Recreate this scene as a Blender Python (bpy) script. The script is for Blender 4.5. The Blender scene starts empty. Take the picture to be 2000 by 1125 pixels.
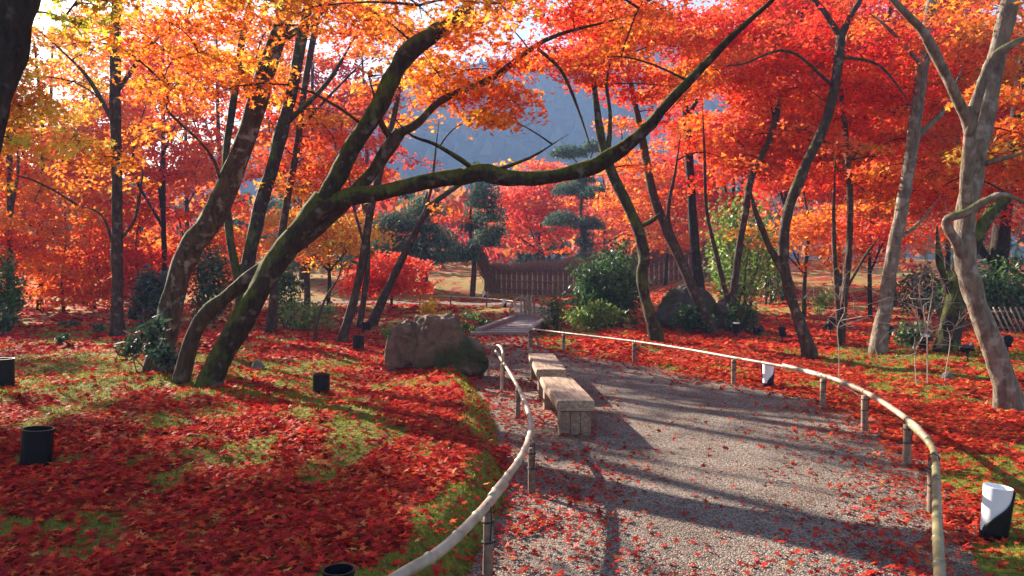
import bpy, math, random
import numpy as np
R = math.radians
rng = np.random.default_rng(11); random.seed(11)
S = bpy.context.scene; COL = S.collection

# ------------------------------------------------------------------ camera, sky, sun, exposure
FPX, HZ, CAMZ = 1555.0, 520.0, 1.6            # focal length in photo pixels, horizon row, eye height
PITCH = math.atan((562.5-HZ)/FPX)
cam = bpy.data.cameras.new('camera'); cam.sensor_width = 36; cam.lens = FPX/2000*36
cam.clip_start = .05; cam.clip_end = 3000
camo = bpy.data.objects.new('camera', cam); COL.objects.link(camo)
camo.location = (0, 0, CAMZ); camo.rotation_euler = (R(90)-PITCH, 0, 0); S.camera = camo

SUN_EL, SUN_AZ = R(24), math.atan2(.68, .73)-R(3)  # the sun stands behind the trees to the left
SD = np.array((-math.sin(SUN_AZ)*math.cos(SUN_EL), math.cos(SUN_AZ)*math.cos(SUN_EL), math.sin(SUN_EL)))  # towards the sun
W = bpy.data.worlds.new('World'); S.world = W; W.use_nodes = True
nt = W.node_tree; bg = nt.nodes['Background']
sky = nt.nodes.new('ShaderNodeTexSky'); sky.sky_type = 'NISHITA'; sky.sun_disc = False
sky.sun_elevation = SUN_EL; sky.sun_rotation = -SUN_AZ; sky.air_density = 1.2; sky.dust_density = 1.0
nt.links.new(sky.outputs[0], bg.inputs[0]); bg.inputs[1].default_value = .05
sl = bpy.data.lights.new('sun', 'SUN'); sl.energy = 5.0; sl.angle = R(.55); sl.color = (1, .89, .72)
so = bpy.data.objects.new('sun', sl); COL.objects.link(so)
from mathutils import Vector
so.rotation_euler = Vector(SD).to_track_quat('Z', 'Y').to_euler(); so.location = (-20, 20, 30)
S.view_settings.view_transform = 'Standard'; S.view_settings.look = 'None'
S.view_settings.gamma = 1; S.view_settings.exposure = 2.2; S.view_settings.use_curve_mapping = False
S.cycles.use_denoising = True; S.cycles.max_bounces = 7; S.cycles.transmission_bounces = 5
S.cycles.diffuse_bounces = 4; S.cycles.glossy_bounces = 2; S.cycles.sample_clamp_indirect = 6
S.cycles.volume_bounces = 0

# ------------------------------------------------------------------ maths helpers
CP, SP = math.cos(PITCH), math.sin(PITCH)
def ray(px, py):
    a, b = (px-1000)/FPX, (562.5-py)/FPX
    return np.array((a, CP+b*SP, -SP+b*CP))
def at(px, py, D):
    d = ray(px, py); return np.array((0, 0, CAMZ))+d*(D/d[1])
def proj(P):
    P = np.atleast_2d(P); y = P[:, 1]; z = P[:, 2]-CAMZ
    f = np.maximum(y*CP-z*SP, .05); u = y*SP+z*CP
    return 1000+FPX*P[:, 0]/f, 562.5-FPX*u/f
def sm(t): t = np.clip(t, 0, 1); return t*t*(3-2*t)
_H = np.random.default_rng(5).random((256, 256))
def vn(x, y, s=0):
    x = np.asarray(x, float)+s*17.31; y = np.asarray(y, float)+s*9.77
    xi = np.floor(x).astype(int); yi = np.floor(y).astype(int); fx = sm(x-xi); fy = sm(y-yi)
    h = lambda a, b: _H[a & 255, b & 255]
    return (h(xi, yi)*(1-fx)+h(xi+1, yi)*fx)*(1-fy)+(h(xi, yi+1)*(1-fx)+h(xi+1, yi+1)*fx)*fy
def fbm(x, y, s=0): return .55*vn(x, y, s)+.3*vn(x*2.1, y*2.1, s+1)+.15*vn(x*4.3, y*4.3, s+2)

# path edges: x as a function of the distance y
LE = np.array([(-8, -1.3), (0, -1.0), (3.2, -.32), (4.1, -.17), (5.0, .0), (6.0, .02), (7.2, -.05), (9, -.2), (10.8, -.5), (12.8, -.62), (15, -1.1), (18.4, -1.05), (19, -1.05)])
RE = np.array([(-8, 1.1), (0, 1.25), (3.2, 1.9), (4.2, 2.35), (5.5, 2.95), (6.3, 3.15), (8.0, 3.55), (9.2, 3.6), (10.6, 2.95), (12.9, 2.0), (14.5, .95), (16, .45), (18.4, .40), (19, .4)])
def xl(y): return np.interp(y, LE[:, 0], LE[:, 1])
def xr(y): return np.interp(y, RE[:, 0], RE[:, 1])
# far path beyond the bridge: centre line and half width
FP = np.array([(.45, 23.0), (.75, 26), (.9, 29), (.3, 33.0), (-2, 35.5), (-6, 36.5), (-12, 37)])
def farpath(x, y):
    x = np.asarray(x, float); y = np.asarray(y, float); d = np.full(np.broadcast(x, y).shape, 99.)
    for a, b in zip(FP[:-1], FP[1:]):
        v = b-a; t = np.clip(((x-a[0])*v[0]+(y-a[1])*v[1])/(v@v), 0, 1)
        d = np.minimum(d, np.hypot(x-a[0]-t*v[0], y-a[1]-t*v[1]))
    return d-.75
def onpath(x, y):  # signed distance outside the near path
    d = np.maximum(xl(y)-x, x-xr(y)); return np.where(y > 18.6, 9., d)
def gz(x, y):
    x = np.asarray(x, float); y = np.asarray(y, float)
    near = 1-sm((y-18.2)/1.5)
    dl = xl(y)-x; dr = x-xr(y)
    und = (fbm(x*.35, y*.35, 3)-.5)*.34+(fbm(x*1.3, y*1.3, 4)-.5)*.10
    lump = (fbm(x*3.6, y*3.6, 5)-.5)*.05
    z = near*(.20*sm((dl-.02)/.34)*(1-.5*sm((y-9)/6))+.06*sm((dr-.05)/.5))
    out = np.maximum(sm(dl/1.2), sm(dr/1.2))
    out = np.where(y > 18.6, sm(farpath(x, y)/1.5), out)
    z = z+(und+lump)*out
    z = z+.10*sm((-x-2)/4)*sm((14-y)/5)
    # stream bed beside the bridge
    ditch = np.exp(-((y-20.6-.25*x)/1.3)**2)*sm((x-.9)/.4)*(1-sm((x-4)/2))
    ditch = ditch+np.exp(-((y-20.9)/1.2)**2)*sm((-.55-x)/.3)*(1-sm((-2-x)/2))*.4
    z = z-.55*ditch
    # rising ground far off
    z = z+1.1*sm((y-24)/22)*sm((x-4.5)/5)+.95*sm((y-38)/10)*sm((-x+3)/5)+1.2*sm((y-46)/30)
    z = z-.12*sm((y-15)/4)*(1-sm((y-34)/6))*sm((-x)/2)
    return z
def gpt(px, py):
    d = ray(px, py); t = 1.
    for _ in range(60):
        p = np.array((0, 0, CAMZ))+d*t; h = p[2]-float(gz(p[0], p[1]))
        t += h/max(.12, -d[2]+.03)*.6
        if abs(h) < .002: break
    return np.array((0, 0, CAMZ))+d*t
def onground(x, y, dz=0): return np.array((x, y, float(gz(x, y))+dz))

# ------------------------------------------------------------------ object helpers
def link(o, parent=None):
    COL.objects.link(o)
    if parent is not None: o.parent = parent
    return o
def tag(o, label, cat, group=None):
    o['label'] = label; o['category'] = cat
    if group: o['group'] = group
    return o
def thing(name, label, cat, loc, group=None, rz=0):
    o = bpy.data.objects.new(name, None); o.empty_display_size = .1; link(o)
    o.location = [float(v) for v in loc]; o.rotation_euler = (0, 0, rz)
    return tag(o, label, cat, group)
class MB:
    """collects vertices and faces of one mesh"""
    def __init__(s): s.v = []; s.f = []; s.n = 0
    def add(s, V, F):
        V = np.asarray(V, float); s.v.append(V); n = s.n
        s.f += [tuple(int(i)+n for i in f) for f in F]; s.n += len(V); return s
    def box(s, c, d, rz=0, taper=1., bev=0.0):
        x, y, z = (np.array(d)/2)
        if bev <= 0:
            V = [(sx*x*(taper if sz > 0 else 1), sy*y*(taper if sz > 0 else 1), sz*z) for sz in (-1, 1) for sx, sy in ((-1, -1), (1, -1), (1, 1), (-1, 1))]
            F = [(3, 2, 1, 0), (4, 5, 6, 7), (0, 1, 5, 4), (1, 2, 6, 5), (2, 3, 7, 6), (3, 0, 4, 7)]
        else:
            b = bev; V = []
            for zz, ins in ((-z, b), (-z+b, 0), (z-b, 0), (z, b)):
                for sx, sy in ((-1, -1), (1, -1), (1, 1), (-1, 1)):
                    X, Y = x-ins, y-ins
                    V += [(sx*X, sy*(Y-b), zz), (sx*(X-b), sy*Y, zz)] if sx*sy > 0 else [(sx*(X-b), sy*Y, zz), (sx*X, sy*(Y-b), zz)]
            # reorder every ring into a clean loop by angle
            V = np.array(V); W_ = []
            for k in range(4):
                r = V[k*8:k*8+8]; W_.append(r[np.argsort(np.arctan2(r[:, 1]/max(y, 1e-6), r[:, 0]/max(x, 1e-6)))])
            V = np.concatenate(W_); F = [tuple(range(7, -1, -1)), tuple(range(24, 32))]
            for k in range(3):
                for i in range(8): j = (i+1) % 8; F.append((k*8+i, k*8+j, k*8+8+j, k*8+8+i))
        V = np.array(V, float); c_, s_ = math.cos(rz), math.sin(rz)
        V[:, 0], V[:, 1] = V[:, 0]*c_-V[:, 1]*s_, V[:, 0]*s_+V[:, 1]*c_
        return s.add(V+np.array(c), F)
    def tube(s, P, rad, sides=8, rough=0., seed=0, cap=True):
        P = np.asarray(P, float); n = len(P); rad = np.broadcast_to(np.asarray(rad, float), (n,))
        T = np.gradient(P, axis=0); T /= np.linalg.norm(T, axis=1)[:, None]+1e-9
        ref = np.array((1., .13, .07)) if abs(T[:, 0]).mean() < .7 else np.array((.05, .1, 1.))
        V = []; a = np.arange(sides)*2*math.pi/sides
        for i in range(n):
            u = ref-T[i]*(ref@T[i]); u /= np.linalg.norm(u)+1e-9; w = np.cross(T[i], u)
            r = np.full(sides, rad[i])
            if rough:
                q = 2*vn(np.cos(a)*1.1+seed*3.1+i*.17, np.sin(a)*1.1+i*.33, seed)+1.2*vn(np.cos(a)*2.6+seed+i*.5, np.sin(a)*2.6+i*.6, seed+3); r = r*(1+rough*(q-.75*q.mean()-.4))
            V.append(P[i]+r[:, None]*(np.cos(a)[:, None]*u+np.sin(a)[:, None]*w))
        F = []
        for i in range(n-1):
            for k in range(sides):
                j = (k+1) % sides; F.append((i*sides+k, i*sides+j, (i+1)*sides+j, (i+1)*sides+k))
        if cap: F += [tuple(range(sides-1, -1, -1)), tuple((n-1)*sides+k for k in range(sides))]
        return s.add(np.concatenate(V), F)
    def lathe(s, prof, sides=20, c=(0, 0, 0)):
        a = np.arange(sides)*2*math.pi/sides; V = []
        for r, z in prof: V += [(c[0]+r*math.cos(t), c[1]+r*math.sin(t), c[2]+z) for t in a]
        F = [(i*sides+k, i*sides+(k+1) % sides, (i+1)*sides+(k+1) % sides, (i+1)*sides+k) for i in range(len(prof)-1) for k in range(sides)]
        return s.add(V, F)
    def build(s, name, m, parent=None, org=(0, 0, 0), smooth=False):
        me = bpy.data.meshes.new(name); V = np.concatenate(s.v)-np.asarray(org, float)
        me.from_pydata(V.tolist(), [], s.f)
        if smooth: me.polygons.foreach_set('use_smooth', np.ones(len(me.polygons), bool))
        me.materials.append(m); me.update()
        return link(bpy.data.objects.new(name, me), parent)
def kitmesh(name, V, k, col, m):
    """many equal polygons of k corners: V (N*k,3), col (N,3)"""
    me = bpy.data.meshes.new(name); n = len(V)//k
    me.vertices.add(n*k); me.vertices.foreach_set('co', np.ascontiguousarray(V, np.float32).ravel())
    me.loops.add(n*k); me.loops.foreach_set('vertex_index', np.arange(n*k, dtype=np.int32))
    me.polygons.add(n); me.polygons.foreach_set('loop_start', (np.arange(n)*k).astype(np.int32))
    me.polygons.foreach_set('loop_total', np.full(n, k, np.int32))
    if col is not None:
        a = me.attributes.new('tint', 'FLOAT_COLOR', 'POINT'); c = np.ones((n, k, 4), np.float32); c[:, :, :3] = col[:, None, :]
        a.data.foreach_set('color', c.ravel())
    me.materials.append(m); me.update(calc_edges=True)
    return me
def smooth_line(P, per=6):
    P = np.asarray(P, float)
    if len(P) < 3:
        t = np.linspace(0, 1, per+1)[:, None]; return P[0]*(1-t)+P[-1]*t
    Q = np.vstack([2*P[0]-P[1], P, 2*P[-1]-P[-2]]); out = []
    for i in range(1, len(Q)-2):
        a, b, c, d = Q[i-1:i+3]
        for t in np.arange(per)/per:
            out.append(.5*((2*b)+(c-a)*t+(2*a-5*b+4*c-d)*t*t+(3*b-a-3*c+d)*t**3))
    out.append(P[-1]); return np.array(out)

# ------------------------------------------------------------------ materials
def mat(name):
    m = bpy.data.materials.new(name); m.use_nodes = True; n = m.node_tree
    return m, n, n.nodes['Principled BSDF']
def node(n, t, **kw):
    x = n.nodes.new(t)
    for k, v in kw.items():
        if k in x.inputs: x.inputs[k].default_value = v
        else: setattr(x, k, v)
    return x
def ramp(n, src, stops):
    r = n.nodes.new('ShaderNodeValToRGB'); e = r.color_ramp.elements
    while len(e) < len(stops): e.new(.5)
    for q, (p, c) in zip(e, stops): q.position = p; q.color = (*c, 1) if len(c) == 3 else c
    n.links.new(src, r.inputs[0]); return r
def mixc(n, f, a, b):
    x = n.nodes.new('ShaderNodeMix'); x.data_type = 'RGBA'
    for s_, v in ((x.inputs[0], f), (x.inputs[6], a), (x.inputs[7], b)):
        if hasattr(v, 'is_output') or hasattr(v, 'links'): n.links.new(v, s_)
        else: s_.default_value = v if not isinstance(v, tuple) else (*v, 1)
    return x.outputs[2]
def bumped(n, b, src, strength=.5, dist=.02):
    x = node(n, 'ShaderNodeBump', Strength=strength, Distance=dist); n.links.new(src, x.inputs['Height']); n.links.new(x.outputs[0], b.inputs['Normal'])
def plain(name, c, rough=.6, noise=.25, scale=14., bump=.2):
    m, n, b = mat(name); t = node(n, 'ShaderNodeTexCoord'); z = node(n, 'ShaderNodeTexNoise', Scale=scale, Detail=5.)
    n.links.new(t.outputs['Object'], z.inputs['Vector'])
    r = ramp(n, z.outputs[0], [(.25, tuple(v*(1-noise) for v in c)), (.75, tuple(min(1, v*(1+noise)) for v in c))])
    n.links.new(r.outputs[0], b.inputs['Base Color']); b.inputs['Roughness'].default_value = rough
    if bump: bumped(n, b, z.outputs[0], bump, .01)
    return m
def leafmat(name, trans=.5, gloss=.04, gain=1.):
    m, n, b = mat(name); out = n.nodes['Material Output']; n.nodes.remove(b)
    a = node(n, 'ShaderNodeAttribute', attribute_name='tint')
    d = node(n, 'ShaderNodeBsdfDiffuse'); t = node(n, 'ShaderNodeBsdfTranslucent'); g = node(n, 'ShaderNodeBsdfGlossy', Roughness=.48)
    n.links.new(a.outputs['Color'], d.inputs[0]); n.links.new(a.outputs['Color'], t.inputs[0])
    x = node(n, 'ShaderNodeMixShader'); x.inputs[0].default_value = trans
    n.links.new(d.outputs[0], x.inputs[1]); n.links.new(t.outputs[0], x.inputs[2])
    y = node(n, 'ShaderNodeMixShader'); y.inputs[0].default_value = gloss
    n.links.new(x.outputs[0], y.inputs[1]); n.links.new(g.outputs[0], y.inputs[2]); n.links.new(y.outputs[0], out.inputs[0])
    return m
LEAF = leafmat('maple_leaf', .60, .02)
LITTER = leafmat('fallen_leaf', .30, .012)
GREEN = leafmat('evergreen_leaf', .42, .07)
NEEDLE = leafmat('pine_needle', .3, .02)
MOSSM = leafmat('moss_blade', .35, .0)

def bark(name, dark, light, moss=.35, lichen=.3, scale=1.):
    m, n, b = mat(name); tc = node(n, 'ShaderNodeTexCoord'); mp = node(n, 'ShaderNodeMapping'); mp.inputs['Scale'].default_value = (scale, scale, scale*.35)
    n.links.new(tc.outputs['Object'], mp.inputs[0])
    z1 = node(n, 'ShaderNodeTexNoise', Scale=16., Detail=8., Roughness=.65); n.links.new(mp.outputs[0], z1.inputs['Vector'])
    z2 = node(n, 'ShaderNodeTexNoise', Scale=2.6, Detail=9., Roughness=.68); n.links.new(tc.outputs['Object'], z2.inputs['Vector'])
    z3 = node(n, 'ShaderNodeTexNoise', Scale=7., Detail=5.); n.links.new(tc.outputs['Object'], z3.inputs['Vector'])
    base = ramp(n, z1.outputs[0], [(.3, dark), (.7, light)]).outputs[0]
    lf = ramp(n, z3.outputs[0], [(.62-.2*lichen, (0, 0, 0)), (.72-.15*lichen, (1, 1, 1))]).outputs[0]
    mul = node(n, 'ShaderNodeMath', operation='MULTIPLY'); n.links.new(lf, mul.inputs[0]); mul.inputs[1].default_value = min(1, lichen*1.2)
    base = mixc(n, mul.outputs[0], base, (.40, .36, .31))
    geo = node(n, 'ShaderNodeNewGeometry'); sx = node(n, 'ShaderNodeSeparateXYZ'); n.links.new(geo.outputs['Normal'], sx.inputs[0])
    ad = node(n, 'ShaderNodeMath', operation='MULTIPLY_ADD'); n.links.new(sx.outputs[2], ad.inputs[0]); ad.inputs[1].default_value = .28; n.links.new(z2.outputs[0], ad.inputs[2])
    mf = ramp(n, ad.outputs[0], [(.72-.42*moss, (0, 0, 0)), (.86-.42*moss, (1, 1, 1))]).outputs[0]
    mm = node(n, 'ShaderNodeMath', operation='MULTIPLY'); n.links.new(mf, mm.inputs[0]); mm.inputs[1].default_value = .9 if moss > .05 else 0
    mc = ramp(n, z1.outputs[0], [(.3, (.025, .035, .008)), (.75, (.13, .15, .025))]).outputs[0]
    n.links.new(mixc(n, mm.outputs[0], base, mc), b.inputs['Base Color']); b.inputs['Roughness'].default_value = .9
    b.inputs['Specular IOR Level'].default_value = .15
    h = node(n, 'ShaderNodeMath', operation='ADD'); n.links.new(z1.outputs[0], h.inputs[0]); n.links.new(z3.outputs[0], h.inputs[1]); bumped(n, b, h.outputs[0], .9, .035)
    return m
B_MOSSY = bark('mossy_bark', (.012, .008, .007), (.062, .043, .032), .60, .22)
B_PALE = bark('pale_bark', (.075, .055, .042), (.27, .205, .155), .15, .45)
B_LIMB = bark('lichened_bark', (.024, .016, .012), (.115, .077, .056), .36, .40)
B_BROWN = bark('brown_bark', (.023, .015, .011), (.10, .064, .046), .3, .25)
B_DARK = bark('dark_bark', (.012, .008, .007), (.05, .034, .026), .3, .1)
B_PINE = bark('pine_bark', (.035, .022, .017), (.13, .08, .06), .1, .1)
B_TWIG = bark('twig_bark', (.03, .018, .013), (.09, .055, .04), 0, 0)

def bamboo_mat(name, a, c):
    m, n, b = mat(name); tc = node(n, 'ShaderNodeTexCoord'); z = node(n, 'ShaderNodeTexNoise', Scale=9., Detail=5.); n.links.new(tc.outputs['Object'], z.inputs['Vector'])
    n.links.new(ramp(n, z.outputs[0], [(.3, a), (.7, c)]).outputs[0], b.inputs['Base Color']); b.inputs['Roughness'].default_value = .42; bumped(n, b, z.outputs[0], .15, .004)
    return m
BAMBOO = bamboo_mat('weathered_bamboo', (.23, .155, .10), (.46, .36, .265))
BAMBOO_G = bamboo_mat('green_bamboo', (.10, .095, .038), (.24, .20, .095))
def woodmat(name, a, c, s=1.):
    m, n, b = mat(name); tc = node(n, 'ShaderNodeTexCoord'); mp = node(n, 'ShaderNodeMapping'); mp.inputs['Scale'].default_value = (16*s, 1.6*s, 16*s)
    n.links.new(tc.outputs['Object'], mp.inputs[0]); z = node(n, 'ShaderNodeTexNoise', Scale=2.2, Detail=7., Distortion=.6); n.links.new(mp.outputs[0], z.inputs['Vector'])
    z2 = node(n, 'ShaderNodeTexNoise', Scale=3., Detail=3.); n.links.new(tc.outputs['Object'], z2.inputs['Vector'])
    g = ramp(n, z.outputs[0], [(.3, a), (.7, c)]).outputs[0]
    st = ramp(n, z2.outputs[0], [(.35, (.55, .5, .48)), (.65, (1, 1, 1))]).outputs[0]
    x = n.nodes.new('ShaderNodeMix'); x.data_type = 'RGBA'; x.blend_type = 'MULTIPLY'; x.inputs[0].default_value = .7; n.links.new(g, x.inputs[6]); n.links.new(st, x.inputs[7])
    n.links.new(x.outputs[2], b.inputs['Base Color']); b.inputs['Roughness'].default_value = .75; bumped(n, b, z.outputs[0], .5, .008)
    return m
BENCH = woodmat('weathered_bench_wood', (.19, .10, .058), (.50, .345, .24))
BENCHLEG = woodmat('bench_leg_wood', (.17, .085, .055), (.38, .235, .165))
POSTW = woodmat('fence_post_wood', (.13, .075, .05), (.32, .20, .145))
DECKW = woodmat('bridge_wood', (.20, .15, .13), (.38, .31, .28))
BLACKP = plain('black_plastic', (.006, .0065, .009), .45, .15, 30, .05); BLACKP.node_tree.nodes['Principled BSDF'].inputs['Specular IOR Level'].default_value = .2
WHITEP = plain('white_shade', (.78, .78, .82), .5, .03, 10, 0)
CORD = plain('black_cord', (.01, .01, .01), .8)
def rockmat(name, a, c, moss=.3):
    m, n, b = mat(name); tc = node(n, 'ShaderNodeTexCoord')
    z = node(n, 'ShaderNodeTexNoise', Scale=7., Detail=10., Roughness=.72); n.links.new(tc.outputs['Object'], z.inputs['Vector'])
    w = node(n, 'ShaderNodeTexNoise', Scale=1.7, Detail=4.); n.links.new(tc.outputs['Object'], w.inputs['Vector'])
    v = node(n, 'ShaderNodeTexVoronoi', Scale=7., feature='DISTANCE_TO_EDGE'); n.links.new(tc.outputs['Object'], v.inputs['Vector'])
    g = ramp(n, z.outputs[0], [(.3, a), (.7, c)]).outputs[0]
    f = ramp(n, w.outputs[0], [(.62-.3*moss, (0, 0, 0)), (.72-.3*moss, (1, 1, 1))]).outputs[0]
    n.links.new(mixc(n, f, g, (.05, .055, .015)), b.inputs['Base Color']); b.inputs['Roughness'].default_value = .9
    h = node(n, 'ShaderNodeMath', operation='MULTIPLY_ADD'); n.links.new(v.outputs[0], h.inputs[0]); h.inputs[1].default_value = .5; n.links.new(z.outputs[0], h.inputs[2])
    bumped(n, b, h.outputs[0], 1., .11); return m
ROCK = rockmat('brown_rock', (.08, .045, .032), (.31, .20, .145), .34)
DROCK = rockmat('dark_rock', (.035, .03, .03), (.12, .10, .095), .5)
SROCK = rockmat('grey_rock', (.12, .11, .10), (.32, .30, .28), .1)

# ground: moss, soil and litter mixed by a baked cover attribute
def ground_material():
    m, n, b = mat('moss_and_litter'); a = node(n, 'ShaderNodeAttribute', attribute_name='cover'); tc = node(n, 'ShaderNodeTexCoord')
    z = node(n, 'ShaderNodeTexNoise', Scale=22., Detail=6., Roughness=.7); n.links.new(tc.outputs['Object'], z.inputs['Vector'])
    z2 = node(n, 'ShaderNodeTexNoise', Scale=3., Detail=4.); n.links.new(tc.outputs['Object'], z2.inputs['Vector'])
    v = node(n, 'ShaderNodeTexVoronoi', Scale=16.); n.links.new(tc.outputs['Object'], v.inputs['Vector'])
    moss = ramp(n, z.outputs[0], [(.3, (.06, .07, .013)), (.7, (.23, .215, .036))]).outputs[0]
    sv = node(n, 'ShaderNodeSeparateColor'); n.links.new(v.outputs['Color'], sv.inputs[0])
    red = ramp(n, sv.outputs[0], [(.0, (.10, .012, .008)), (.45, (.28, .025, .015)), (.8, (.42, .07, .02)), (1., (.38, .16, .04))]).outputs[0]
    ad = node(n, 'ShaderNodeMath', operation='MULTIPLY_ADD'); n.links.new(z.outputs[0], ad.inputs[0]); ad.inputs[1].default_value = .55
    sep = node(n, 'ShaderNodeSeparateColor'); n.links.new(a.outputs['Color'], sep.inputs[0]); n.links.new(sep.outputs[0], ad.inputs[2])
    lawn = ramp(n, z2.outputs[0], [(.3, (.13, .12, .03)), (.5, (.28, .20, .06)), (.7, (.34, .17, .05))]).outputs[0]
    moss = mixc(n, sep.outputs[1], moss, lawn)
    f = ramp(n, ad.outputs[0], [(.62, (0, 0, 0)), (.86, (1, 1, 1))]).outputs[0]
    n.links.new(mixc(n, f, moss, red), b.inputs['Base Color']); b.inputs['Roughness'].default_value = .95; b.inputs['Specular IOR Level'].default_value = .1
    h = node(n, 'ShaderNodeMath', operation='ADD'); n.links.new(z.outputs[0], h.inputs[0]); n.links.new(v.outputs[0], h.inputs[1]); bumped(n, b, h.outputs[0], .8, .03)
    return m
GROUND = ground_material()
def gravel_material():
    m, n, b = mat('gravel'); tc = node(n, 'ShaderNodeTexCoord')
    v = node(n, 'ShaderNodeTexVoronoi', Scale=105.); n.links.new(tc.outputs['Object'], v.inputs['Vector'])
    z = node(n, 'ShaderNodeTexNoise', Scale=1.6, Detail=5.); n.links.new(tc.outputs['Object'], z.inputs['Vector'])
    zf = node(n, 'ShaderNodeTexNoise', Scale=45., Detail=4.); n.links.new(tc.outputs['Object'], zf.inputs['Vector'])
    sv = node(n, 'ShaderNodeSeparateColor'); n.links.new(v.outputs['Color'], sv.inputs[0])
    g = ramp(n, sv.outputs[0], [(0, (.075, .055, .05)), (.5, (.205, .16, .138)), (1, (.44, .36, .29))]).outputs[0]
    d = ramp(n, z.outputs[0], [(.35, (.62, .56, .54)), (.65, (1, 1, 1))]).outputs[0]
    x = n.nodes.new('ShaderNodeMix'); x.data_type = 'RGBA'; x.blend_type = 'MULTIPLY'; x.inputs[0].default_value = .8; n.links.new(g, x.inputs[6]); n.links.new(d, x.inputs[7])
    n.links.new(x.outputs[2], b.inputs['Base Color']); b.inputs['Roughness'].default_value = .95; b.inputs['Specular IOR Level'].default_value = .15
    h = node(n, 'ShaderNodeMath', operation='MULTIPLY_ADD'); n.links.new(v.outputs['Distance'], h.inputs[0]); h.inputs[1].default_value = -.8; n.links.new(zf.outputs[0], h.inputs[2]); bumped(n, b, h.outputs[0], 1., .014)
    return m
GRAVEL = gravel_material()

# ------------------------------------------------------------------ setting
def litter(x, y):
    """how much of the ground fallen leaves cover, 0..1"""
    n1 = fbm(x*.6, y*.5, 21); n2 = fbm(x*3.0, y*2.3, 22)
    c = .42*n1+.58*n2
    t = .445-.03*sm((y-13)/6)+.10*sm((y-22)/6)
    t = t+np.where((x < 0) & (y < 7.5), -.012, 0)+.07*np.exp(-((y-10)/2.2)**2)*(x < -1.2)*sm((-x-1)/2)
    t = t+np.where(x > 2.5, -.045, 0)
    edge = np.exp(-((xl(y)-x-.22)/.17)**2)*(y < 12)*.20+np.exp(-((x-xr(y)-.62)/.22)**2)*(y < 6.6)*.22
    return sm((c-t-edge)/.10)
def make_ground():
    ys = np.concatenate([np.linspace(-10, 2, 10, endpoint=False), 2+np.cumsum(.045*1.0166**np.arange(270)), ])
    ys = ys[ys < 70]; ys = np.concatenate([ys, np.geomspace(75, 1400, 24)])
    u = np.linspace(-1, 1, 241); u = np.sign(u)*np.abs(u)**1.15
    X = u[None, :]*(1.05*np.maximum(ys, 2)+3.5)[:, None]; Y = np.repeat(ys[:, None], len(u), 1)
    Z = gz(X, Y)
    ny, nx = X.shape; V = np.stack([X, Y, Z], -1).reshape(-1, 3)
    i = np.arange(ny-1)[:, None]*nx+np.arange(nx-1)[None, :]
    F = np.stack([i, i+1, i+1+nx, i+nx], -1).reshape(-1, 4)
    me = bpy.data.meshes.new('ground'); me.vertices.add(len(V)); me.vertices.foreach_set('co', V.astype(np.float32).ravel())
    me.loops.add(F.size); me.loops.foreach_set('vertex_index', F.astype(np.int32).ravel())
    me.polygons.add(len(F)); me.polygons.foreach_set('loop_start', np.arange(len(F), dtype=np.int32)*4); me.polygons.foreach_set('loop_total', np.full(len(F), 4, np.int32))
    me.polygons.foreach_set('use_smooth', np.ones(len(F), bool))
    a = me.attributes.new('cover', 'FLOAT_COLOR', 'POINT'); c = np.ones((len(V), 4), np.float32)
    c[:, 0] = litter(V[:, 0], V[:, 1]); c[:, 1] = sm((V[:, 1]-19)/6); a.data.foreach_set('color', c.ravel())
    me.materials.append(GROUND); me.update(calc_edges=True)
    o = link(bpy.data.objects.new('ground', me)); o['kind'] = 'structure'; o['label'] = 'mossy garden ground strewn with red leaves'
make_ground()
def strip(name, L, Rr, m, dz, n=12):
    """a sheet between two edge lines lying dz above the ground"""
    V = []; F = []
    for a, b in zip(L, Rr):
        for k in range(n+1):
            t = k/n; x = a[0]*(1-t)+b[0]*t; y = a[1]*(1-t)+b[1]*t
            V.append((x, y, max(float(gz(x, y)), 0)*.35+dz+.012*math.sin(math.pi*t)))
    for i in range(len(L)-1):
        for k in range(n): j = i*(n+1)+k; F.append((j, j+1, j+n+2, j+n+1))
    mb = MB(); mb.add(V, F); o = mb.build(name, m, smooth=True); o['kind'] = 'structure'; return o
yy = np.concatenate([np.linspace(-8, 3, 12), np.linspace(3.3, 18.5, 70)])
o = strip('path', [(float(xl(y))-.10+.05*math.sin(y*5), y) for y in yy], [(float(xr(y))+.18+.06*math.sin(y*4), y) for y in yy], GRAVEL, .006, 14)
o['label'] = 'gravel path curving between the bamboo railings'
FPS = smooth_line(FP, 8); T_ = np.gradient(FPS, axis=0); T_ /= np.linalg.norm(T_, axis=1)[:, None]
Nn = np.stack([-T_[:, 1], T_[:, 0]], 1)
def farstrip():
    V = []; F = []
    for p, q in zip(FPS, Nn):
        for k in range(5):
            w = (k/4-.5)*1.6; x, y = p+q*w; V.append((x, y, float(gz(x, y))+.02))
    for i in range(len(FPS)-1):
        for k in range(4): j = i*5+k; F.append((j, j+1, j+6, j+5))
    o = MB().add(V, F).build('far_path', GRAVEL, smooth=True); o['kind'] = 'structure'; o['label'] = 'gravel path beyond the small bridge'
farstrip()

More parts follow.
